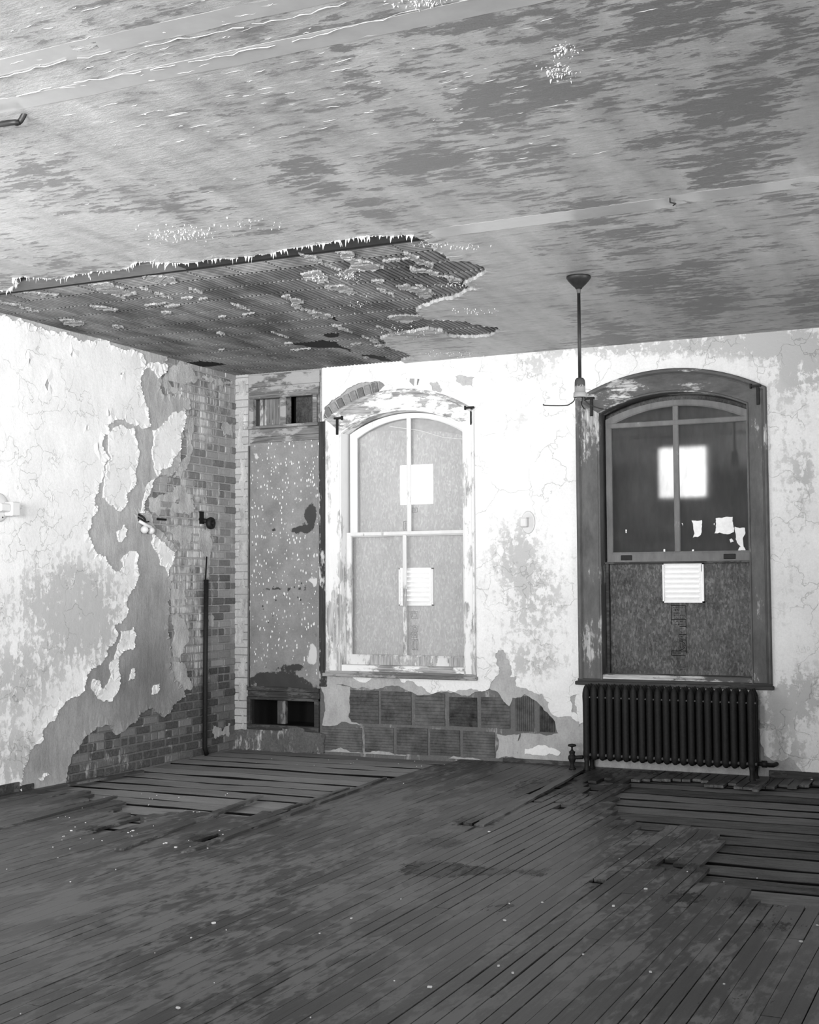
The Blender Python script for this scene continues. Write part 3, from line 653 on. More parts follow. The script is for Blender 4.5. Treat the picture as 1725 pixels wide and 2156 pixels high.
for k in range(1500):
    x, y = rf.uniform(1.5, 6.5), -4.2-4.2*rf.random()
    if blobs([(300, 120, 500, 160, 1), (1000, 180, 260, 120, .6)], (x, y, H)) < rf.random(): continue
    l_ = .015+.09*rf.random()**2; w_ = rf.uniform(.0003, .0010); a_ = rf.gauss(-.05, .12); n_ = 5; pts = []
    for q in range(n_+1):
        t_ = q/n_; pts.append((x+l_*t_*math.cos(a_), y+l_*t_*math.sin(a_)+rf.uniform(-.004, .004)))
    vs = [(p[0], p[1], H-.001) for p in pts]+[(p[0], p[1]+w_, H-.001-w_*2*math.sin(math.pi*q/n_)) for q, p in enumerate(pts)]
    fl.add(vs, [(q, q+1, n_+2+q, n_+1+q) for q in range(n_)])
fo = fl.build('peeling_paint', M_flake, cl); fo['kind'] = 'stuff'

# ---- floor
ex_left = [G(*p) for p in [(40, 1672), (100, 1668), (150, 1660), (190, 1672), (175, 1692), (240, 1684), (262, 1690), (200, 1712), (290, 1716), (340, 1716), (400, 1706), (440, 1720), (520, 1716), (590, 1712), (640, 1697), (887, 1620), (960, 1603), (1010, 1590)]]+[(2.9, .3), (-.4, .3), (-.4, -2.6)]
ex_right = [G(*p) for p in [(1335, 1640), (1300, 1668), (1285, 1702), (1300, 1720), (1330, 1738), (1350, 1746), (1400, 1748), (1440, 1735), (1475, 1742), (1515, 1765), (1500, 1800), (1480, 1835), (1460, 1850), (1500, 1862), (1530, 1865), (1590, 1873), (1585, 1900), (1600, 1912), (1660, 1912), (1690, 1912), (1725, 1925), (1900, 1960), (2000, 1960), (2000, 1650), (1725, 1650), (1620, 1657), (1560, 1654), (1500, 1650), (1450, 1642)]]
ex_small = [[G(*p) for p in q] for q in ([(1098, 1692), (1120, 1668), (1180, 1638), (1215, 1622), (1235, 1622), (1200, 1650), (1150, 1675), (1125, 1692)], [(1165, 1694), (1195, 1690), (1190, 1700), (1165, 1702)], [(1235, 1756), (1262, 1742), (1270, 1748), (1245, 1762)],
            [(960, 1738), (1000, 1730), (1020, 1738), (985, 1747)], [(1385, 1815), (1420, 1808), (1430, 1824), (1395, 1835)], [(1240, 1862), (1265, 1855), (1268, 1865), (1250, 1872)], [(385, 1775), (440, 1757), (462, 1762), (420, 1782)], [(170, 1757), (230, 1738), (290, 1722), (300, 1726), (240, 1750), (190, 1765)],
            [(1220, 1660), (1240, 1645), (1290, 1640), (1275, 1660), (1240, 1676)])]
exs = [ex_left, ex_right]+ex_small
def st_floor(p):
    return blobs([(1000, 1730, 50, 12, -1.1), (930, 1775, 50, 10, -1), (940, 1832, 60, 14, -1.3), (880, 1828, 30, 12, -1.2), (1040, 1835, 60, 6, -1), (1150, 1660, 70, 20, -1), (1250, 1650, 60, 20, -1), (1400, 1820, 40, 15, -1.2), (1250, 1862, 22, 8, -1), (1130, 1838, 30, 8, -.9),
                  (440, 1765, 50, 10, -1), (230, 1745, 60, 8, -.9), (600, 1765, 40, 5, -.8, -22), (1480, 1830, 30, 12, -1), (1440, 1890, 60, 14, -.9), (1590, 1900, 60, 20, -.8), (1630, 1950, 60, 16, -.7), (1500, 1625, 200, 10, -.8), (1300, 1740, 30, 8, -1), (440, 1985, 8, 5, -1.3),
                  (640, 1855, 40, 5, -.6, -22), (860, 1735, 20, 5, -.7), (1050, 1910, 60, 15, -.5), (1230, 1700, 60, 14, -.5), (180, 1700, 60, 12, -.5), (1680, 1800, 50, 30, -.4),
                  (300, 1900, 200, 60, .5), (200, 2020, 200, 50, .4), (500, 2060, 200, 60, .5), (560, 1850, 150, 40, .4), (800, 1700, 160, 40, .5), (1220, 2040, 60, 30, .7), (1330, 2000, 40, 30, .6), (1000, 2060, 120, 30, .3), (950, 2130, 100, 20, .3), (1160, 1720, 100, 30, .1), (100, 1900, 80, 30, .4), (760, 1900, 120, 40, .4), (1500, 2100, 200, 40, -.25)], p)
fb = MB(); fst = []; rb = random.Random(21); BW = .0762
x = 0
while x < RX:
    yend = -.02; y = RY; segs = []; cur = None
    yy = RY; 
    # butt joints at random places
    joints = []; q = RY+rb.uniform(0, 2)
    while q < 0: joints.append(q); q += rb.uniform(1.6, 3.4)
    step = .05; xm = x+BW/2; jit = rb.uniform(-.10, .10)
    tone = rb.random()
    start = RY; prev = True; yy = RY
    pieces = []
    while yy < yend+.01:
        ins = any(inside(e, xm, yy+jit) for e in exs) if yy > -7.5 else False
        if ins and prev: pieces.append((start, yy)); prev = False
        elif not ins and not prev: start = yy; prev = True
        yy += step
    if prev: pieces.append((start, yend))
    for (a, b) in pieces:
        cuts = [a]+[j for j in joints if a+.1 < j < b-.1]+[b]
        for c0, c1 in zip(cuts, cuts[1:]):
            t_ = min(1, max(0, tone*.5+rb.random()*.5)); dz = rb.uniform(-.0015, .0015)
            ya, yb = c0+.001, c1-.001
            n = max(1, int((yb-ya)/.10)) if yb > -8 else 1
            g = .0012 if rb.random() < .8 else .004
            if x > 3.4 and ya > -4.6: g += rb.choice([0, 0, .001, .003])
            x0, x1 = x+g, x+BW-g
            vs = []; fs = []
            warp = rb.uniform(-.006, .012) if (yb < -.1 and (c1 == b)) else 0
            for i in range(n+1):
                yv = ya+(yb-ya)*i/n; k = max(0, (i/n-.8)/.2)*warp if n > 3 else 0
                wz = .004*mn.noise(Vector((x*2, yv*1.2, 0)))+dz+k
                vs += [(x0, yv, wz-.02), (x0, yv, wz-.001), (x0+.0012, yv, wz), (x1-.0012, yv, wz), (x1, yv, wz-.001), (x1, yv, wz-.02)]
            for i in range(n):
                o = i*6
                for j in range(5): fs.append((o+j, o+6+j, o+7+j, o+1+j))
            fs += [(5, 4, 3, 2, 1, 0), tuple(n*6+j for j in range(6))]
            fb.add(vs, fs, t_)
    x += BW
fl_o = fb.build('floor', M_floor); struct(fl_o)
a = fl_o.data.attributes.new('stain', 'FLOAT', 'POINT'); a.data.foreach_set('value', [st_floor(v) for v in fb.v])
# wide subfloor planks, running parallel to the window wall
sb = MB(); rs = random.Random(4); y = .02
while y > -5.6:
    w = rs.uniform(.24, .33)
    for (xa, xb) in ((-.1, 3.3), (3.3, RX)):
        n = 70; t_ = rs.random(); vs = []; fs = []; sd = rs.uniform(0, 99); z0 = -.026+rs.uniform(-.005, .003)
        for i in range(n+1):
            xx = xa+(xb-xa)*i/n
            e0 = .03*mn.noise(Vector((xx*2.2, sd, 0)))+.006*mn.noise(Vector((xx*11, sd, 0))); e1 = .03*mn.noise(Vector((xx*2.2, sd+7, 0)))+.006*mn.noise(Vector((xx*11, sd+7, 0)))
            ya, yb = y-w+.018+max(-.014, e0), y-.014+min(.012, e1)
            zz_ = z0+.006*mn.noise(Vector((xx*1.5, sd, 5)))
            vs += [(xx, ya, zz_-.03), (xx, ya+.001, zz_-.004), (xx, ya+.014, zz_), (xx, yb-.014, zz_), (xx, yb-.001, zz_-.004), (xx, yb, zz_-.03)]
        for i in range(n):
            o = i*6
            for j in range(5): fs.append((o+j, o+1+j, o+7+j, o+6+j))
        tt = .6+.4*t_ if xa < 1 else .45*t_
        sb.add(vs, [f[::-1] for f in fs], tt)
        for q in range(len(vs)): sb.t[-len(vs)+q] = tt if q % 6 in (2, 3) else -.5
    y -= w
sb.build('subfloor', M_sub, fl_o)
mb = MB(); mb.box((-.3, RY-.3, -.3), (RX+.3, .3, -.07)); mb.build('underfloor_void', M_black, fl_o)
# baseboard remains
mb = MB(); mb.box((0, RY, -.02), (.022, -3.12, .085), bev=.004); mb.box((0, -3.12, -.02), (.018, -2.95, .05), bev=.004); struct(mb.build('baseboard_left', M_bwood))
mb = MB(); mb.box((5.2, -.03, -.02), (RX, 0, .055), bev=.004); mb.box((2.85, -.02, -.02), (3.62, 0, .035), bev=.004); struct(mb.build('baseboard_back', M_bwood))

# ================================================================ WINDOWS
def loft(name, po, pi, prof, mat, parent, closed=False):
    vs = []; fs = []; n = len(po); k = len(prof)
    for (a, b) in zip(po, pi):
        for t, y in prof: vs.append((a[0]+(b[0]-a[0])*t, y, a[1]+(b[1]-a[1])*t))
    for i in range(n if closed else n-1):
        for j in range(k-1):
            i2 = (i+1) % n; fs.append((i*k+j, i2*k+j, i2*k+j+1, i*k+j+1))
    return mesh_obj(name, vs, fs, mat, parent, False, {'stain': [0.]*len(vs), 'tone': [.5]*len(vs)})
def rect(x0, x1, z0, z1): return [(x0, z0), (x0, z1), (x1, z1), (x1, z0)]
def window(name, w, msides, mhead, sill_mat):
    root = bpy.data.objects.new(name, None); COL.objects.link(root); struct(root); root.location = (0, 0, 0)
    po = outline(w, 'o'); pi = outline(w, 'i')
    prof = [(0, .0), (0, -.038), (.05, -.046), (.14, -.046), (.18, -.036), (.22, -.026), (.25, -.026), (.26, -.030), (.90, -.030), (.94, -.038), (1, -.036), (1, .15)]
    n = 9; k = n+29
    loft('casing', po[:n+1], pi[:n+1], prof, msides, root)
    loft('head_casing', po[n:k], pi[n:k], prof, mhead, root)
    loft('casing', po[k-1:], pi[k-1:], prof, msides, root)
    # apron and stool
    m = MB(); m.box((w['ox0']-.03, -.055, w['zb']-.052), (w['ox1']+.012, .02, w['zb']-.018), bev=.006)
    m.box((w['ox0']-.01, -.035, w['zb']-.02), (w['ox1'], .02, w['zb']+.005), bev=.003)
    m.build('window_stool', sill_mat, root)
    return root
def sash(name, x0, x1, z0, z1, wid, yf, d, mat, root, arch=None, bot=None, top=None):
    """arch=(outer spring, outer crown, glass spring, glass crown)"""
    bot = bot or wid; top = top or wid
    if arch:
        q = dict(ox0=x0, ox1=x1, os=arch[0], oc=arch[1], zb=z0); po = outline(q, 'o'); gi = dict(ox0=x0+wid, ox1=x1-wid, os=arch[2], oc=arch[3], zb=z0+bot); pi = outline(gi, 'o')
    else: po = rect(x0, x1, z0, z1); pi = rect(x0+wid, x1-wid, z0+bot, z1-top)
    prof = [(0, yf+d), (0, yf), (.8, yf), (1, yf+.008), (1, yf+d)]
    return loft(name, po, pi, prof, mat, root, True)
def pane(name, pts, y, mat, parent):
    return slab(name, [pts], [], 'back', -y-.003, -y, mat, parent)
# ---- window_1 (left, white painted)
w1 = window('window_1', W1, M_wpaint, M_wpaint_x, M_dwood)
us = sash('upper_sash', 1.232, 2.50, 2.066, 0, .072, .115, .035, M_wsash, w1, (3.07, 3.245, 3.03, 3.195), .04)
m = MB(); m.box((1.84, .118, 2.09), (1.882, .145, 3.2), bev=.006); m.build('muntin', M_wsash, us)
gq = dict(ox0=1.29, ox1=2.44, os=3.04, oc=3.205, zb=2.09); pane('glass', outline(gq, 'o'), .132, M_glass, us)
ls = sash('lower_sash', 1.214, 2.49, .838, 2.108, .046, .072, .036, M_wsash, w1, None, .095, .036)
m = MB(); m.box((1.812, .075, .93), (1.85, .10, 2.075), bev=.006); m.build('muntin', M_wsash, ls)
pane('glass', rect(1.25, 2.46, .92, 2.08), .09, M_glass, ls)
m = MB(); m.box((1.2, -.03, .757), (2.487, .16, .838), bev=.006); m.build('sill_board', M_wpaint_x, w1)
YB = .215
def circ_hole(x0, x1, z0, z1): return [(x0, z0), (x1, z0), (x1, z1), (x0, z1)]
vent1 = circ_hole(1.79, 2.34, 1.415, 1.79)
bd = slab('window_board', [[(.95, .6), (2.75, .6), (2.75, 2.93), (2.2, 3.06), (1.6, 3.10), (.95, 3.13)]], [circ_hole(1.72, 2.075, 2.372, 2.755), circ_hole(1.73, 2.07, 1.41, 1.75)], 'back', -YB-.015, -YB, M_osbw, w1)
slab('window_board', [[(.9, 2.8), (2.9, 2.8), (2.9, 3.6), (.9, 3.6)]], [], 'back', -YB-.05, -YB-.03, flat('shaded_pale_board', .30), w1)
m = MB(); m.tube([(1.62, YB-.01, 3.14), (1.95, YB-.01, 3.08), (2.2, YB-.01, 3.0), (2.6, YB-.01, 2.95)], .006); m.build('board_edge_batten', M_flake, w1)
def vent(x0, x1, z0, z1, y, parent, ns=8):
    v = MB(); f = .012
    v.box((x0, y-.03, z0), (x0+f, y+.01, z1)); v.box((x1-f*1.3, y-.03, z0), (x1, y+.01, z1)); v.box((x0, y-.03, z0), (x1, y+.01, z0+f)); v.box((x0, y-.03, z1-f), (x1, y+.01, z1))
    v.box((x1-.045, y-.018, z0), (x1-.025, y, z1))
    vo = v.build('louver_vent', M_vent, parent)
    for i in range(ns):
        zc_ = z0+(i+.5)*(z1-z0)/ns; s = MB()
        s.box((x0+.012, -.001, -.028), (x1-.035, .001, .028), M=Matrix.Translation((0, y-.006, zc_)) @ Matrix.Rotation(.5, 4, 'X')); s.build('vent_slat', M_vent, vo)
    return vo
vent(1.72, 2.08, 1.40, 1.76, YB, w1)
# ---- window_2 (right, dark weathered)
w2 = window('window_2', W2, M_gpaint, M_gpaint_x, M_bwood)
us = sash('upper_sash', 3.815, 5.10, 1.785, 0, .05, .10, .035, M_gsash, w2, (3.06, 3.20, 3.005, 3.148), .092)
m = MB(); m.box((4.418, .100, 1.87), (4.468, .13, 3.15), bev=.006); m.build('muntin', M_gsash, us)
m = MB(); m.box((3.83, .098, 2.980), (5.08, .132, 3.026), bev=.006); m.build('glazing_bar', M_gsash, us)
m = MB()
for cx_ in (3.99, 4.89): m.box((cx_-.05, .092, 1.805), (cx_+.05, .1, 1.85), bev=.003)
m.build('sash_lift', M_iron, us)
m = MB(); m.box((3.8, .07, 1.772), (5.09, .11, 1.79), bev=.003); m.build('sash_stop', M_bwood, us)
gq = dict(ox0=3.86, ox1=5.06, os=3.0, oc=3.155, zb=1.86); pane('frosted_glass', outline(gq, 'o'), .125, M_film, us)
Z5 = lambda pts: [B(1120+.3507*a, 740+.3507*b, .12) for a, b in pts]
scr = [[(960, 1015), (1020, 1012), (1020, 1060), (1005, 1110), (965, 1122), (970, 1060)], [(1105, 1000), (1205, 992), (1212, 1085), (1095, 1092), (1105, 1050)], [(1218, 1052), (1280, 1058), (1283, 1198), (1238, 1198), (1255, 1170), (1225, 1130)], [(1185, 1130), (1200, 1122), (1212, 1142), (1195, 1148)], [(900, 1030), (908, 1035), (905, 1048)], [(1090, 1035), (1098, 1030), (1096, 1044)],
       [(790, 1188), (802, 1188), (802, 1202), (790, 1202)], [(962, 1188), (974, 1188), (974, 1200), (962, 1200)], [(563, 1068), (571, 1070), (569, 1090), (564, 1090)]]
for i, s in enumerate(scr): slab('paper_scrap', [rough(Z5(s), .15, .012, 80+i)], [], 'back', -.124, -.1235+.001, M_paper, us)
slab('window_board', [[(3.45, 1.7), (5.4, 1.7), (5.4, 3.55), (3.45, 3.55)]], [circ_hole(4.245, 4.665, 2.36, 2.80)], 'back', -.265, -.25, M_ply, w2)
bd2 = slab('window_board', [[(3.7, .70), (5.2, .70), (5.2, 1.80), (3.7, 1.80)]], [circ_hole(4.315, 4.655, 1.44, 1.76)], 'back', -.165, -.15, M_osb, w2)
vent(4.302, 4.662, 1.433, 1.775, .15, w2, 8)
m = MB(); m.box((3.795, -.03, .762), (5.08, .15, .812), bev=.006); m.build('sill_board', M_gpaint_x, w2)
m = MB(); m.box((3.80, .10, .8), (3.825, .15, 1.79)); m.build('sash_track_shade', M_bwood, w2)  # dark strip standing in for the shadow in the jamb track slot
# printed grade stamp on the strand board (frames, roundel and rows of worn, unreadable print)
Zs = lambda a, b: B(1390+a*.07422, 1260+b*.07422, .149)
m = MB()
def ink(a0, b0, a1, b1, w=.0022):
    p, q = Zs(a0, b0), Zs(a1, b1); d = Vector((q[0]-p[0], q[1]-p[1])); n = Vector((-d.y, d.x)).normalized()*w
    m.add([(p[0]+n.x, .1488, p[1]+n.y), (p[0]-n.x, .1488, p[1]-n.y), (q[0]-n.x, .1488, q[1]-n.y), (q[0]+n.x, .1488, q[1]+n.y)], [(0, 1, 2, 3), (3, 2, 1, 0)])
for q in [(310, 205, 740, 210), (320, 205, 330, 740), (735, 205, 750, 1550), (330, 600, 740, 600), (560, 800, 740, 800), (540, 1018, 745, 1018), (600, 1180, 745, 1180), (330, 1490, 745, 1495), (330, 1490, 330, 1610), (330, 1610, 720, 1612)]: ink(*q)
pv = None
for i in range(13):
    a = -1.35+i*.225; q = (500+220*math.cos(a), 1335+140*math.sin(a))
    if pv: ink(*pv, *q)
    pv = q
for xx_ in (590, 640, 680): ink(xx_, 1260, xx_, 1410, .0016)
rs = random.Random(2)
for (ya, n, xa, xb) in [(260, 9, 360, 700), (330, 8, 390, 560), (420, 7, 390, 560), (480, 7, 390, 700), (560, 9, 400, 700), (660, 8, 420, 650), (735, 8, 400, 650), (860, 3, 560, 680), (960, 3, 560, 690), (1070, 4, 560, 690), (1145, 4, 540, 690), (1545, 9, 360, 680), (1950, 5, 540, 740), (2020, 4, 560, 700), (1920, 4, 280, 480)]:
    for i in range(n):
        xx_ = xa+(xb-xa)*(i+.5)/n
        for _ in range(2): ink(xx_+rs.uniform(-14, 14), ya+rs.uniform(-20, 20), xx_+rs.uniform(-14, 14), ya+rs.uniform(-20, 20), .0016)
m.build('grade_stamp', M_ink, bd2)

m = MB(); m.box((3.86, .165, 1.985), (4.86, .185, 2.025)); m.build('board_cleat', M_bwood, w2)
m = MB()   # small worn grade marks on the pale board
def mark(x0, y0, x1, y1):
    (a, d), (c_, b_) = B(x0, y0, YB-.002), B(x1, y1, YB-.002)
    for p, q in (((a, b_), (c_, b_)), ((c_, b_), (c_, d)), ((c_, d), (a, d)), ((a, d), (a, b_))):
        v = Vector((q[0]-p[0], q[1]-p[1])); n_ = Vector((-v.y, v.x)).normalized()*.002
        m.add([(p[0]+n_.x, YB-.001, p[1]+n_.y), (p[0]-n_.x, YB-.001, p[1]-n_.y), (q[0]-n_.x, YB-.001, q[1]-n_.y), (q[0]+n_.x, YB-.001, q[1]+n_.y)], [(0, 1, 2, 3), (3, 2, 1, 0)])
for q in [(850, 1098, 858, 1116), (868, 1070, 879, 1078), (866, 1288, 880, 1302), (868, 1318, 880, 1330), (868, 1346, 880, 1368), (866, 1332, 878, 1342)]: mark(*q); mark(q[0]+3, q[1]+3, q[2]-3, q[3]-3)
m.build('grade_marks', flat('faded_ink', .2), bd)

# curtain brackets on the casing corners
def bracket(px, py, flip, label):
    x, z = B(px, py, -.05); r = thing('curtain_bracket', label, 'bracket', (x, -.036, z), 0, 'iron curtain brackets on the window casings')
    m = MB(); s = -1 if flip else 1
    m.box((-.013, -.010, -.08), (.013, 0, .09), bev=.003); m.build('back_plate', M_iron, r)
    m = MB(); m.box((-.065*s, -.022, .07), (.03*s, -.004, .09), bev=.003); m.box((-.065*s, -.026, .06), (-.05*s, -.004, .10), bev=.002); m.build('rod_hook', M_iron, r)
bracket(1245, 857, False, 'black iron curtain bracket at the upper left of the dark weathered window')
bracket(1596, 832, False, 'black iron curtain bracket at the upper right of the dark weathered window')
bracket(709, 898, True, 'small black curtain bracket at the upper left of the white window')
bracket(992, 876, False, 'black iron curtain bracket at the upper right of the white window')

# ================================================================ CLOSET FRONT in the corner
cr = thing('closet_front', 'tall narrow closet front with speckled rusty panel and openings above and below', 'closet', (0, 0, 0))
m = MB(); m.box((.142, -.012, 3.59), (.962, .03, 3.715), bev=.004); m.box((.150, -.018, 3.53), (.958, .03, 3.588), bev=.004); m.build('fascia', M_dwood, cr)
m = MB(); m.box((.160, -.022, 3.47), (.955, .03, 3.53), bev=.003); m.box((.160, -.022, 3.18), (.208, .03, 3.47), bev=.003); m.box((.888, -.022, 3.18), (.935, .03, 3.47), bev=.003); m.box((.935, .0, 3.18), (.953, .03, 3.47), bev=.003)
m.box((.515, -.015, 3.19), (.580, .10, 3.47), bev=.003); fr = m.build('upper_frame', M_dwood, cr)
m = MB(); m.box((.145, -.045, 3.165), (.955, .03, 3.195), bev=.004); m.build('ledge', M_dwood, fr)
m = MB(); m.box((.21, .10, 3.1), (.25, .13, 3.6)); m.box((.262, .11, 3.1), (.36, .13, 3.6)); m.box((.366, .105, 3.1), (.56, .13, 3.6)); m.build('inner_boards', mat_wood('streaked_old_board', .14, .42, .62), fr)
m = MB(); m.box((.60, .16, 3.1), (.94, .17, 3.6)); m.build('inner_back', M_ply, fr)
m = MB(); m.box((.158, -.008, 3.085), (.955, .03, 3.165), bev=.003); m.box((.162, -.014, 3.025), (.955, .03, 3.083), bev=.003); m.build('top_rail', M_dwood, cr)
def st_panel(p):
    return blobs([(655, 1085, 14, 24, -1.3), (636, 1115, 20, 7, -1.2), (600, 1415, 50, 22, -.25), (560, 1425, 40, 8, -.9), (640, 1405, 40, 8, -.9), (600, 1450, 80, 22, -1.1), (660, 1370, 10, 40, .9), (650, 1400, 16, 20, .7), (660, 1225, 14, 14, 1.0), (665, 1340, 8, 14, -.9), (540, 960, 14, 12, .7), (668, 1130, 6, 40, .5), (645, 1235, 12, 5, -1.2, -35), (600, 1117, 60, 2, -.9), (600, 1240, 60, 2, -.9)], p)
slab('metal_panel', [rect(.162, .955, .60, 3.03)], [], 'back', -.02, .002, M_panel, cr, .04, (.162, .6, .955, 3.03), 0, .006, st_panel)
m = MB(); m.tube([(.157, -.024, .60), (.157, -.024, 2.1), (.158, -.024, 3.0)], .008); m.build('conduit', M_gpaint, cr)
m = MB(); m.box((.955, -.018, .62), (1.035, .03, 3.2), bev=.006); m.build('edge_post', mat_wood('black_and_white_chipped_wood', .03, .5, .56), cr)
m = MB(); m.box((.145, -.015, .50), (.955, .03, .56), bev=.004); m.box((.140, -.03, .562), (.955, .03, .60), bev=.004); m.build('middle_rail', M_bwood, cr)
m = MB(); m.box((.135, -.02, .178), (.95, .05, .228), bev=.004); m.box((.135, -.02, .228), (.175, .05, .5), bev=.004); m.box((.90, -.02, .228), (.95, .05, .5), bev=.004); m.box((.135, -.022, .472), (.95, .05, .5), bev=.004)
lf = m.build('lower_frame', M_bwood, cr)
m = MB(); m.box((.475, .0, .24), (.565, .06, .472), bev=.006); m.build('mullion', mat_wood('grey_mullion_wood', .05, .2, .6), lf)
m = MB(); m.box((.1, .02, .15), (.2, .6, .6)); m.box((.9, .05, .15), (1.0, .6, .6)); m.box((.1, .6, .1), (1.0, .62, .6)); m.box((.1, .05, .1), (1.0, .6, .2)); m.box((.1, .05, .55), (1, .6, .6)); m.build('dark_recess', M_black, lf)
m = MB(); m.box((.16, .2, 3.05), (.2, .4, 3.6)); m.box((.95, .03, 3.05), (1, .4, 3.6)); m.box((.1, .3, 3.05), (1, .32, 3.6)); m.box((.1, .02, 3.05), (1, .3, 3.1)); m.box((.1, .03, 3.52), (1, .4, 3.6)); m.build('dark_recess', M_black, fr)
# rubble curb under the closet
rs = random.Random(8); m = MB()
slab('rubble_curb', [rough([(-.02, -.02), (1.0, -.02), (1.01, .165), (.93, .182), (.5, .19), (.2, .186), (.12, .17), (-.02, .16)], .1, .02, 3)], [], 'back', -.03, .012, M_rubble, core, .028, (0, 0, 1, .18), .01, .03)

# ================================================================ RADIATOR
rx0, ry0 = 3.672, -.268
ra = thing('radiator', 'black cast iron column radiator standing under the dark right-hand window', 'radiator', (rx0, ry0, 0), -.035)
NS = 21; PW = .0703
prof = [(.001, .737), (.008, .729), (.017, .712), (.025, .688), (.0298, .66), (.031, .63), (.0285, .58), (.0275, .35), (.0285, .18), (.031, .145), (.028, .11), (.014, .092), (.001, .088)]
me_sec = None
for i in range(NS):
    m = MB(); cx_ = PW*(i+.5)
    if me_sec is None:
        for k, yo in enumerate((.031, .098, .165)): m.lathe(prof, 14, Matrix.Translation((0, yo, 0)), 1.06, 1.0)
        for z in (.655, .135):
            m.tube([(0, .031, z), (0, .165, z)], .024, 10); m.tube([(-PW/2, .098, z), (PW/2, .098, z)], .020, 10)
            m.tube([(PW/2-.007, .025, z-(.03 if z > .5 else 0)), (PW/2+.007, .025, z-(.03 if z > .5 else 0))], .008 if z > .5 else .013, 8, mi=1)  # paler bushings stand in for glints between the columns
        o = m.build('section', [M_iron, M_iron2], ra, True); me_sec = o.data
    else:
        o = link(bpy.data.objects.new('section', me_sec), ra)
    o.location = (cx_, 0, 0)
    if i in (0, NS-1):
        for yo in (.03, .165): m = MB(); m.lathe([(.030, .12), (.022, .08), (.020, .03), (.028, .005), (.030, -.004)], 12, Matrix.Translation((0, yo, 0))); m.build('foot', M_iron, o, True)
m = MB(); m.lathe([(.03, -.004), (.032, .01), (.02, .02), (.016, .05), (.026, .07), (.036, .095), (.034, .115), (.022, .125), (.026, .145), (.03, .15), (.014, .16), (.008, .175), (.008, .19), (.034, .198), (.037, .207), (.03, .215), (.008, .22)], 16, Matrix.Translation((-.098, .03, 0)))
m.tube([(-.098, .03, .10), (.0, .03, .11)], .017); m.build('valve', M_iron, ra, True)
m = MB(); m.tube([(NS*PW-.02, .10, .13), (NS*PW+.05, .10, .13), (NS*PW+.085, .12, .12), (NS*PW+.10, .2, .11), (NS*PW+.105, .30, .11)], .018); m.lathe([(.028, -.02), (.028, .02)], 12, Matrix.Translation((NS*PW+.05, .10, .13)) @ Matrix.Rotation(math.pi/2, 4, 'Y')); m.build('return_pipe', M_iron, ra, True)

# ================================================================ PENDANT
lx, ly = 4.427, -2.594
pn = thing('pendant_lamp', 'bare dark ceiling pendant rod with empty holder and splayed wires', 'lamp', (lx, ly, H))
m = MB(); m.lathe([(.060, .004), (.083, .0), (.084, -.012), (.072, -.03), (.050, -.055), (.026, -.078), (.020, -.088), (.014, -.088)], 28); m.build('canopy', M_rod, pn, True)
m = MB(); m.lathe([(.014, -.082), (.015, -.10), (.012, -.118)], 16); m.build('collar', M_iron2, pn, True)
m = MB(); m.tube([(0, 0, -.1), (.0, 0, -.72)], .0115, 14); m.build('rod', M_rod, pn, True)
m = MB(); m.lathe([(.010, -.700), (.024, -.704), (.033, -.716), (.036, -.735), (.037, -.80), (.039, -.801), (.045, -.805), (.046, -.836), (.043, -.838), (.04, -.80)], 24); m.build('lampholder', M_holder, pn, True)
def curve(pts, n=6):
    out = []
    for i in range(len(pts)-1):
        p0 = Vector(pts[max(i-1, 0)]); p1 = Vector(pts[i]); p2 = Vector(pts[i+1]); p3 = Vector(pts[min(i+2, len(pts)-1)])
        for k in range(n):
            t = k/n; out.append(.5*((2*p1)+(-p0+p2)*t+(2*p0-5*p1+4*p2-p3)*t*t+(-p0+3*p1-3*p2+p3)*t**3))
    return out+[Vector(pts[-1])]
for q in ([(-.035, 0, -.80), (-.04, 0, -.85), (-.07, 0, -.875), (-.11, 0, -.885), (-.25, 0, -.875), (-.262, 0, -.865)],
          [(.015, 0, -.80), (.015, .0, -.85), (.02, -.03, -.89), (.045, -.05, -.925)],
          [(.03, 0, -.80), (.032, 0, -.85), (.06, .0, -.885), (.12, 0, -.915), (.185, 0, -.93)]):
    m = MB(); m.tube(curve(q), .0042, 8); m.build('wire_arm', M_rod, pn, True)

# ================================================================ WALL FITTINGS
# sconce on the left wall at the picture's left edge
sc = thing('wall_lampholder', 'white porcelain wall lampholder with square socket on the left wall', 'light fixture', (0, -3.39, 2.21))
m = MB(); m.lathe([(.112, .006), (.112, .02), (.10, .03), (.06, .034), (.02, .034)], 32, Matrix.Rotation(math.pi/2, 4, 'Y'), 1, 1); m.build('backplate', M_porc, sc, True)
m = MB(); m.box((.03, .045, -.065), (.115, .135, .045), bev=.008); m.box((.03, -.06, -.035), (.10, .05, .03), bev=.01); m.build('socket', M_porc, sc)
m = MB(); m.lathe([(.006, 0), (.005, .003)], 10, Matrix.Translation((.034, .03, -.075)) @ Matrix.Rotation(math.pi/2, 4, 'Y')); m.build('terminal', M_iron, sc)
# oval base on the back wall between the windows
ro = thing('wall_lamp_base', 'white oval porcelain lamp base on the wall between the two windows', 'light fixture', (3.115, -.006, 2.158))
RXm = Matrix.Rotation(math.pi/2, 4, 'X')
m = MB(); m.lathe([(.104, -.004), (.104, .008), (.098, .016), (.088, .018), (.08, .013), (.03, .012)], 40, RXm, .64, 1); m.build('escutcheon', M_porc, ro, True)
m = MB(); m.box((-.058, -.075, -.045), (.008, -.008, .045), bev=.010); m.box((-.062, -.08, .03), (.012, -.006, .045), bev=.005); m.build('socket', M_porc, ro)
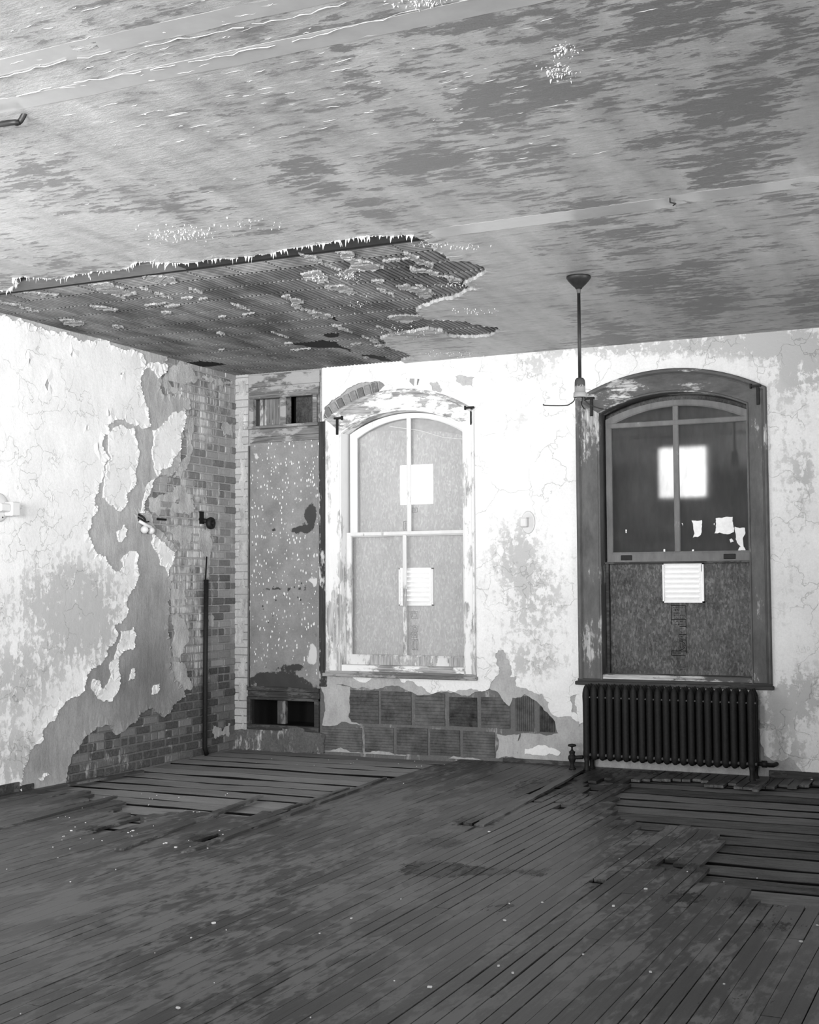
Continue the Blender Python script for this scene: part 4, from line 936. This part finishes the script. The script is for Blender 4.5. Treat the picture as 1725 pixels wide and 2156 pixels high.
# knocked-out junction with porcelain knobs
y0_, z0_ = L(303, 1112); jb = thing('porcelain_insulator', 'pair of white porcelain knobs below the round hole in the left wall', 'insulator', (.0, y0_, z0_))
def ball(c, r, name, mat, par, sx=1, n=12):
    m = MB(); m.lathe([(r*math.sin(math.pi*i/n)+.0005, -r*math.cos(math.pi*i/n)) for i in range(n+1)], 16, Matrix.Translation(c), sx); return m.build(name, mat, par, True)
ball((.03, -.03, -.015), .036, 'knob', M_porc, jb); ball((.035, .06, -.02), .034, 'knob', M_porc, jb)
m = MB(); m.tube(curve([(.0, -.07, .06), (.03, -.05, .04), (.04, .0, .02), (.04, .05, .01)]), .016); m.build('bridge', M_porc, jb, True)
y1_, z1_ = L(295, 1088); wr = (0, y1_-y0_, z1_-z0_)
m = MB(); m.tube(curve([(-.02, .0, .02), (.02, .01, .0), (.035, .03, -.03), (.03, .02, -.06)]), .009); m.tube(curve([(-.02, -.02, .0), (.015, -.01, -.02), (.03, .04, -.045), (.03, .09, -.04)]), .006); m.v = [(a[0]+wr[0], a[1]+wr[1], a[2]+wr[2]) for a in m.v]; m.build('wire', M_iron, jb, True)
# valve on the brick
y0_, z0_ = L(433, 1102); vl = thing('pipe_valve', 'round black iron valve on a short pipe stub in the brickwork', 'valve', (.0, y0_, z0_))
RYm = Matrix.Rotation(math.pi/2, 4, 'Y')
m = MB(); m.tube([(-.03, -.03, .03), (.03, -.03, .02), (.05, .0, .0)], .022); m.build('pipe_stub', M_iron, vl, True)
m = MB(); m.lathe([(.03, .03), (.055, .04), (.06, .06), (.055, .08), (.035, .088), (.03, .075), (.012, .075), (.01, .10)], 18, RYm); m.build('valve_cap', M_iron, vl, True)
# vertical black pipe on the brick
pts = [(.018, L(432, 1172)[0], L(432, 1172)[1]), (.02, L(429, 1225)[0], L(429, 1225)[1])]
pts2 = [(.03, L(429, 1220)[0]+.0, 1.66), (.03, L(427, 1400)[0], .84), (.03, L(426, 1560)[0], .05), (.03, L(430, 1585)[0], -.01)]
m = MB(); m.tube(pts+[pts2[0]], .008); m.tube(pts2, .024); m.tube([(p[0]-.01, p[1]+.04, p[2]) for p in pts2[:3]], .008)
tag(m.build('riser_pipe', M_iron, None, True), 'black iron pipe rising from the floor against the brick wall', 'pipe')
# bent conduit end at the ceiling, top left
a = C(0, 262, H-.04); b = C(36, 260, H-.04); e = C(48, 250, H-.02)
m = MB(); m.tube(curve([(a[0]-.8, a[1]-.02, H-.04), (a[0], a[1], H-.04), (b[0], b[1], H-.038), (e[0], e[1], H-.012), (e[0]+.01, e[1], H+.01)]), .013)
tag(m.build('ceiling_conduit', M_rod, None, True), 'dark conduit stub bending up into the ceiling at the left edge', 'pipe')
# lifted paint chip on the ceiling strip
xa, ya = C(1416, 424, H-.006)
m = MB(); m.tube([(xa-.012, ya+.07, H-.009), (xa+.012, ya+.03, H-.012), (xa-.01, ya-.01, H-.012), (xa+.004, ya-.07, H-.009)], .004, 5); m.build('strip_crack', M_rod, cl)

# ================================================================ LOOSE FLOOR PIECES
def lath(p0, p1, w, z, label, tilt=0, mat=M_floor, group='loose floor strips lying by the left wall'):
    a, b = Vector(G(*p0)), Vector(G(*p1)); d = b-a; l = d.length; ang = math.atan2(d.y, d.x); n = 14; vs = []; fs = []; rs = random.Random(int(p0[0]))
    for i in range(n+1):
        t = i/n; e = rs.uniform(-.1, .1)*w; zz_ = z+tilt*t; k = w/2*(1-(.5*max(0, (t-.85)/.15)))
        vs += [(l*t, -k+e, zz_-.018), (l*t, -k+e, zz_), (l*t, k+e, zz_), (l*t, k+e, zz_-.018)]
    for i in range(n):
        o = i*4
        for j in range(4): fs.append((o+j, o+(j+1) % 4, o+4+(j+1) % 4, o+4+j))
    fs += [(3, 2, 1, 0), (n*4, n*4+1, n*4+2, n*4+3)]
    o = mesh_obj('loose_floorboard', [(v[0], v[1], v[2]) for v in vs], [f[::-1] for f in fs], mat, None, False, {'tone': [.4]*len(vs), 'stain': [-.15]*len(vs)})
    o.location = (a.x, a.y, 0); o.rotation_euler = (0, 0, ang); return tag(o, label, 'floorboard', group)
lath((388, 1797), (812, 1641), .05, .016, 'long raised floor strip beside the left-hand bare subfloor', .002)
lath((250, 1790), (552, 1678), .065, .014, 'loose floor strip lying across the bare subfloor, its end tapering')
lath((-60, 1690), (300, 1624), .06, .012, 'dark loose floor strip nearest the left wall')
lath((-80, 1765), (245, 1680), .07, .014, 'dark curved floor strip at the left edge behind the wall strip', .004)
lath((560, 1716), (735, 1658), .035, .004, 'short splintered floor strip next to the long raised strip')
lath((1010, 1740), (1225, 1622), .07, .012, 'loose floor strip left of the radiator valve', 0, M_floor, 'loose floor strips by the radiator')
lath((1590, 1668), (1618, 1640), .05, .02, 'short broken floor strip end at the right foot of the radiator', 0, M_floor, 'loose floor strips by the radiator')
# crumbs of plaster
m = MB(); rs = random.Random(77)
cr_pts = [(1292, 1909), (1080, 2050), (1525, 2073), (1655, 1900), (1722, 1950), (1142, 1901), (1360, 1873), (1050, 2035), (905, 2080), (350, 1776), (345, 1777), (370, 1785), (150, 1750), (270, 1754), (280, 1750), (215, 1771), (1710, 1642), (1687, 1984), (375, 2124), (1063, 1939), (1370, 2048), (850, 1650), (450, 1945), (1030, 1752), (740, 1935)]
for i, (px, py) in enumerate(cr_pts+[(rs.uniform(100, 500), rs.uniform(1660, 1790)) for _ in range(40)]+[(rs.uniform(0, 1725), rs.uniform(1800, 2150)) for _ in range(20)]+[(rs.uniform(500, 1000), 1583+rs.uniform(0, 25)) for _ in range(20)]):
    x, y = G(px, py); s = rs.uniform(.003, .007) if i < 25 else rs.uniform(.0012, .0035)
    zf = 0 if not any(inside(e, x, y) for e in exs) else -.026
    m.box((-s*1.4, -s, -.003), (s*1.4, s, s*.7), bev=s*.3, M=Matrix.Translation((x, y, zf+.003)) @ Matrix.Rotation(rs.uniform(0, 3), 4, 'Z'))
tag(m.build('plaster_crumbs', M_flake), 'white plaster crumbs scattered over the floor', 'debris', None, 'stuff')
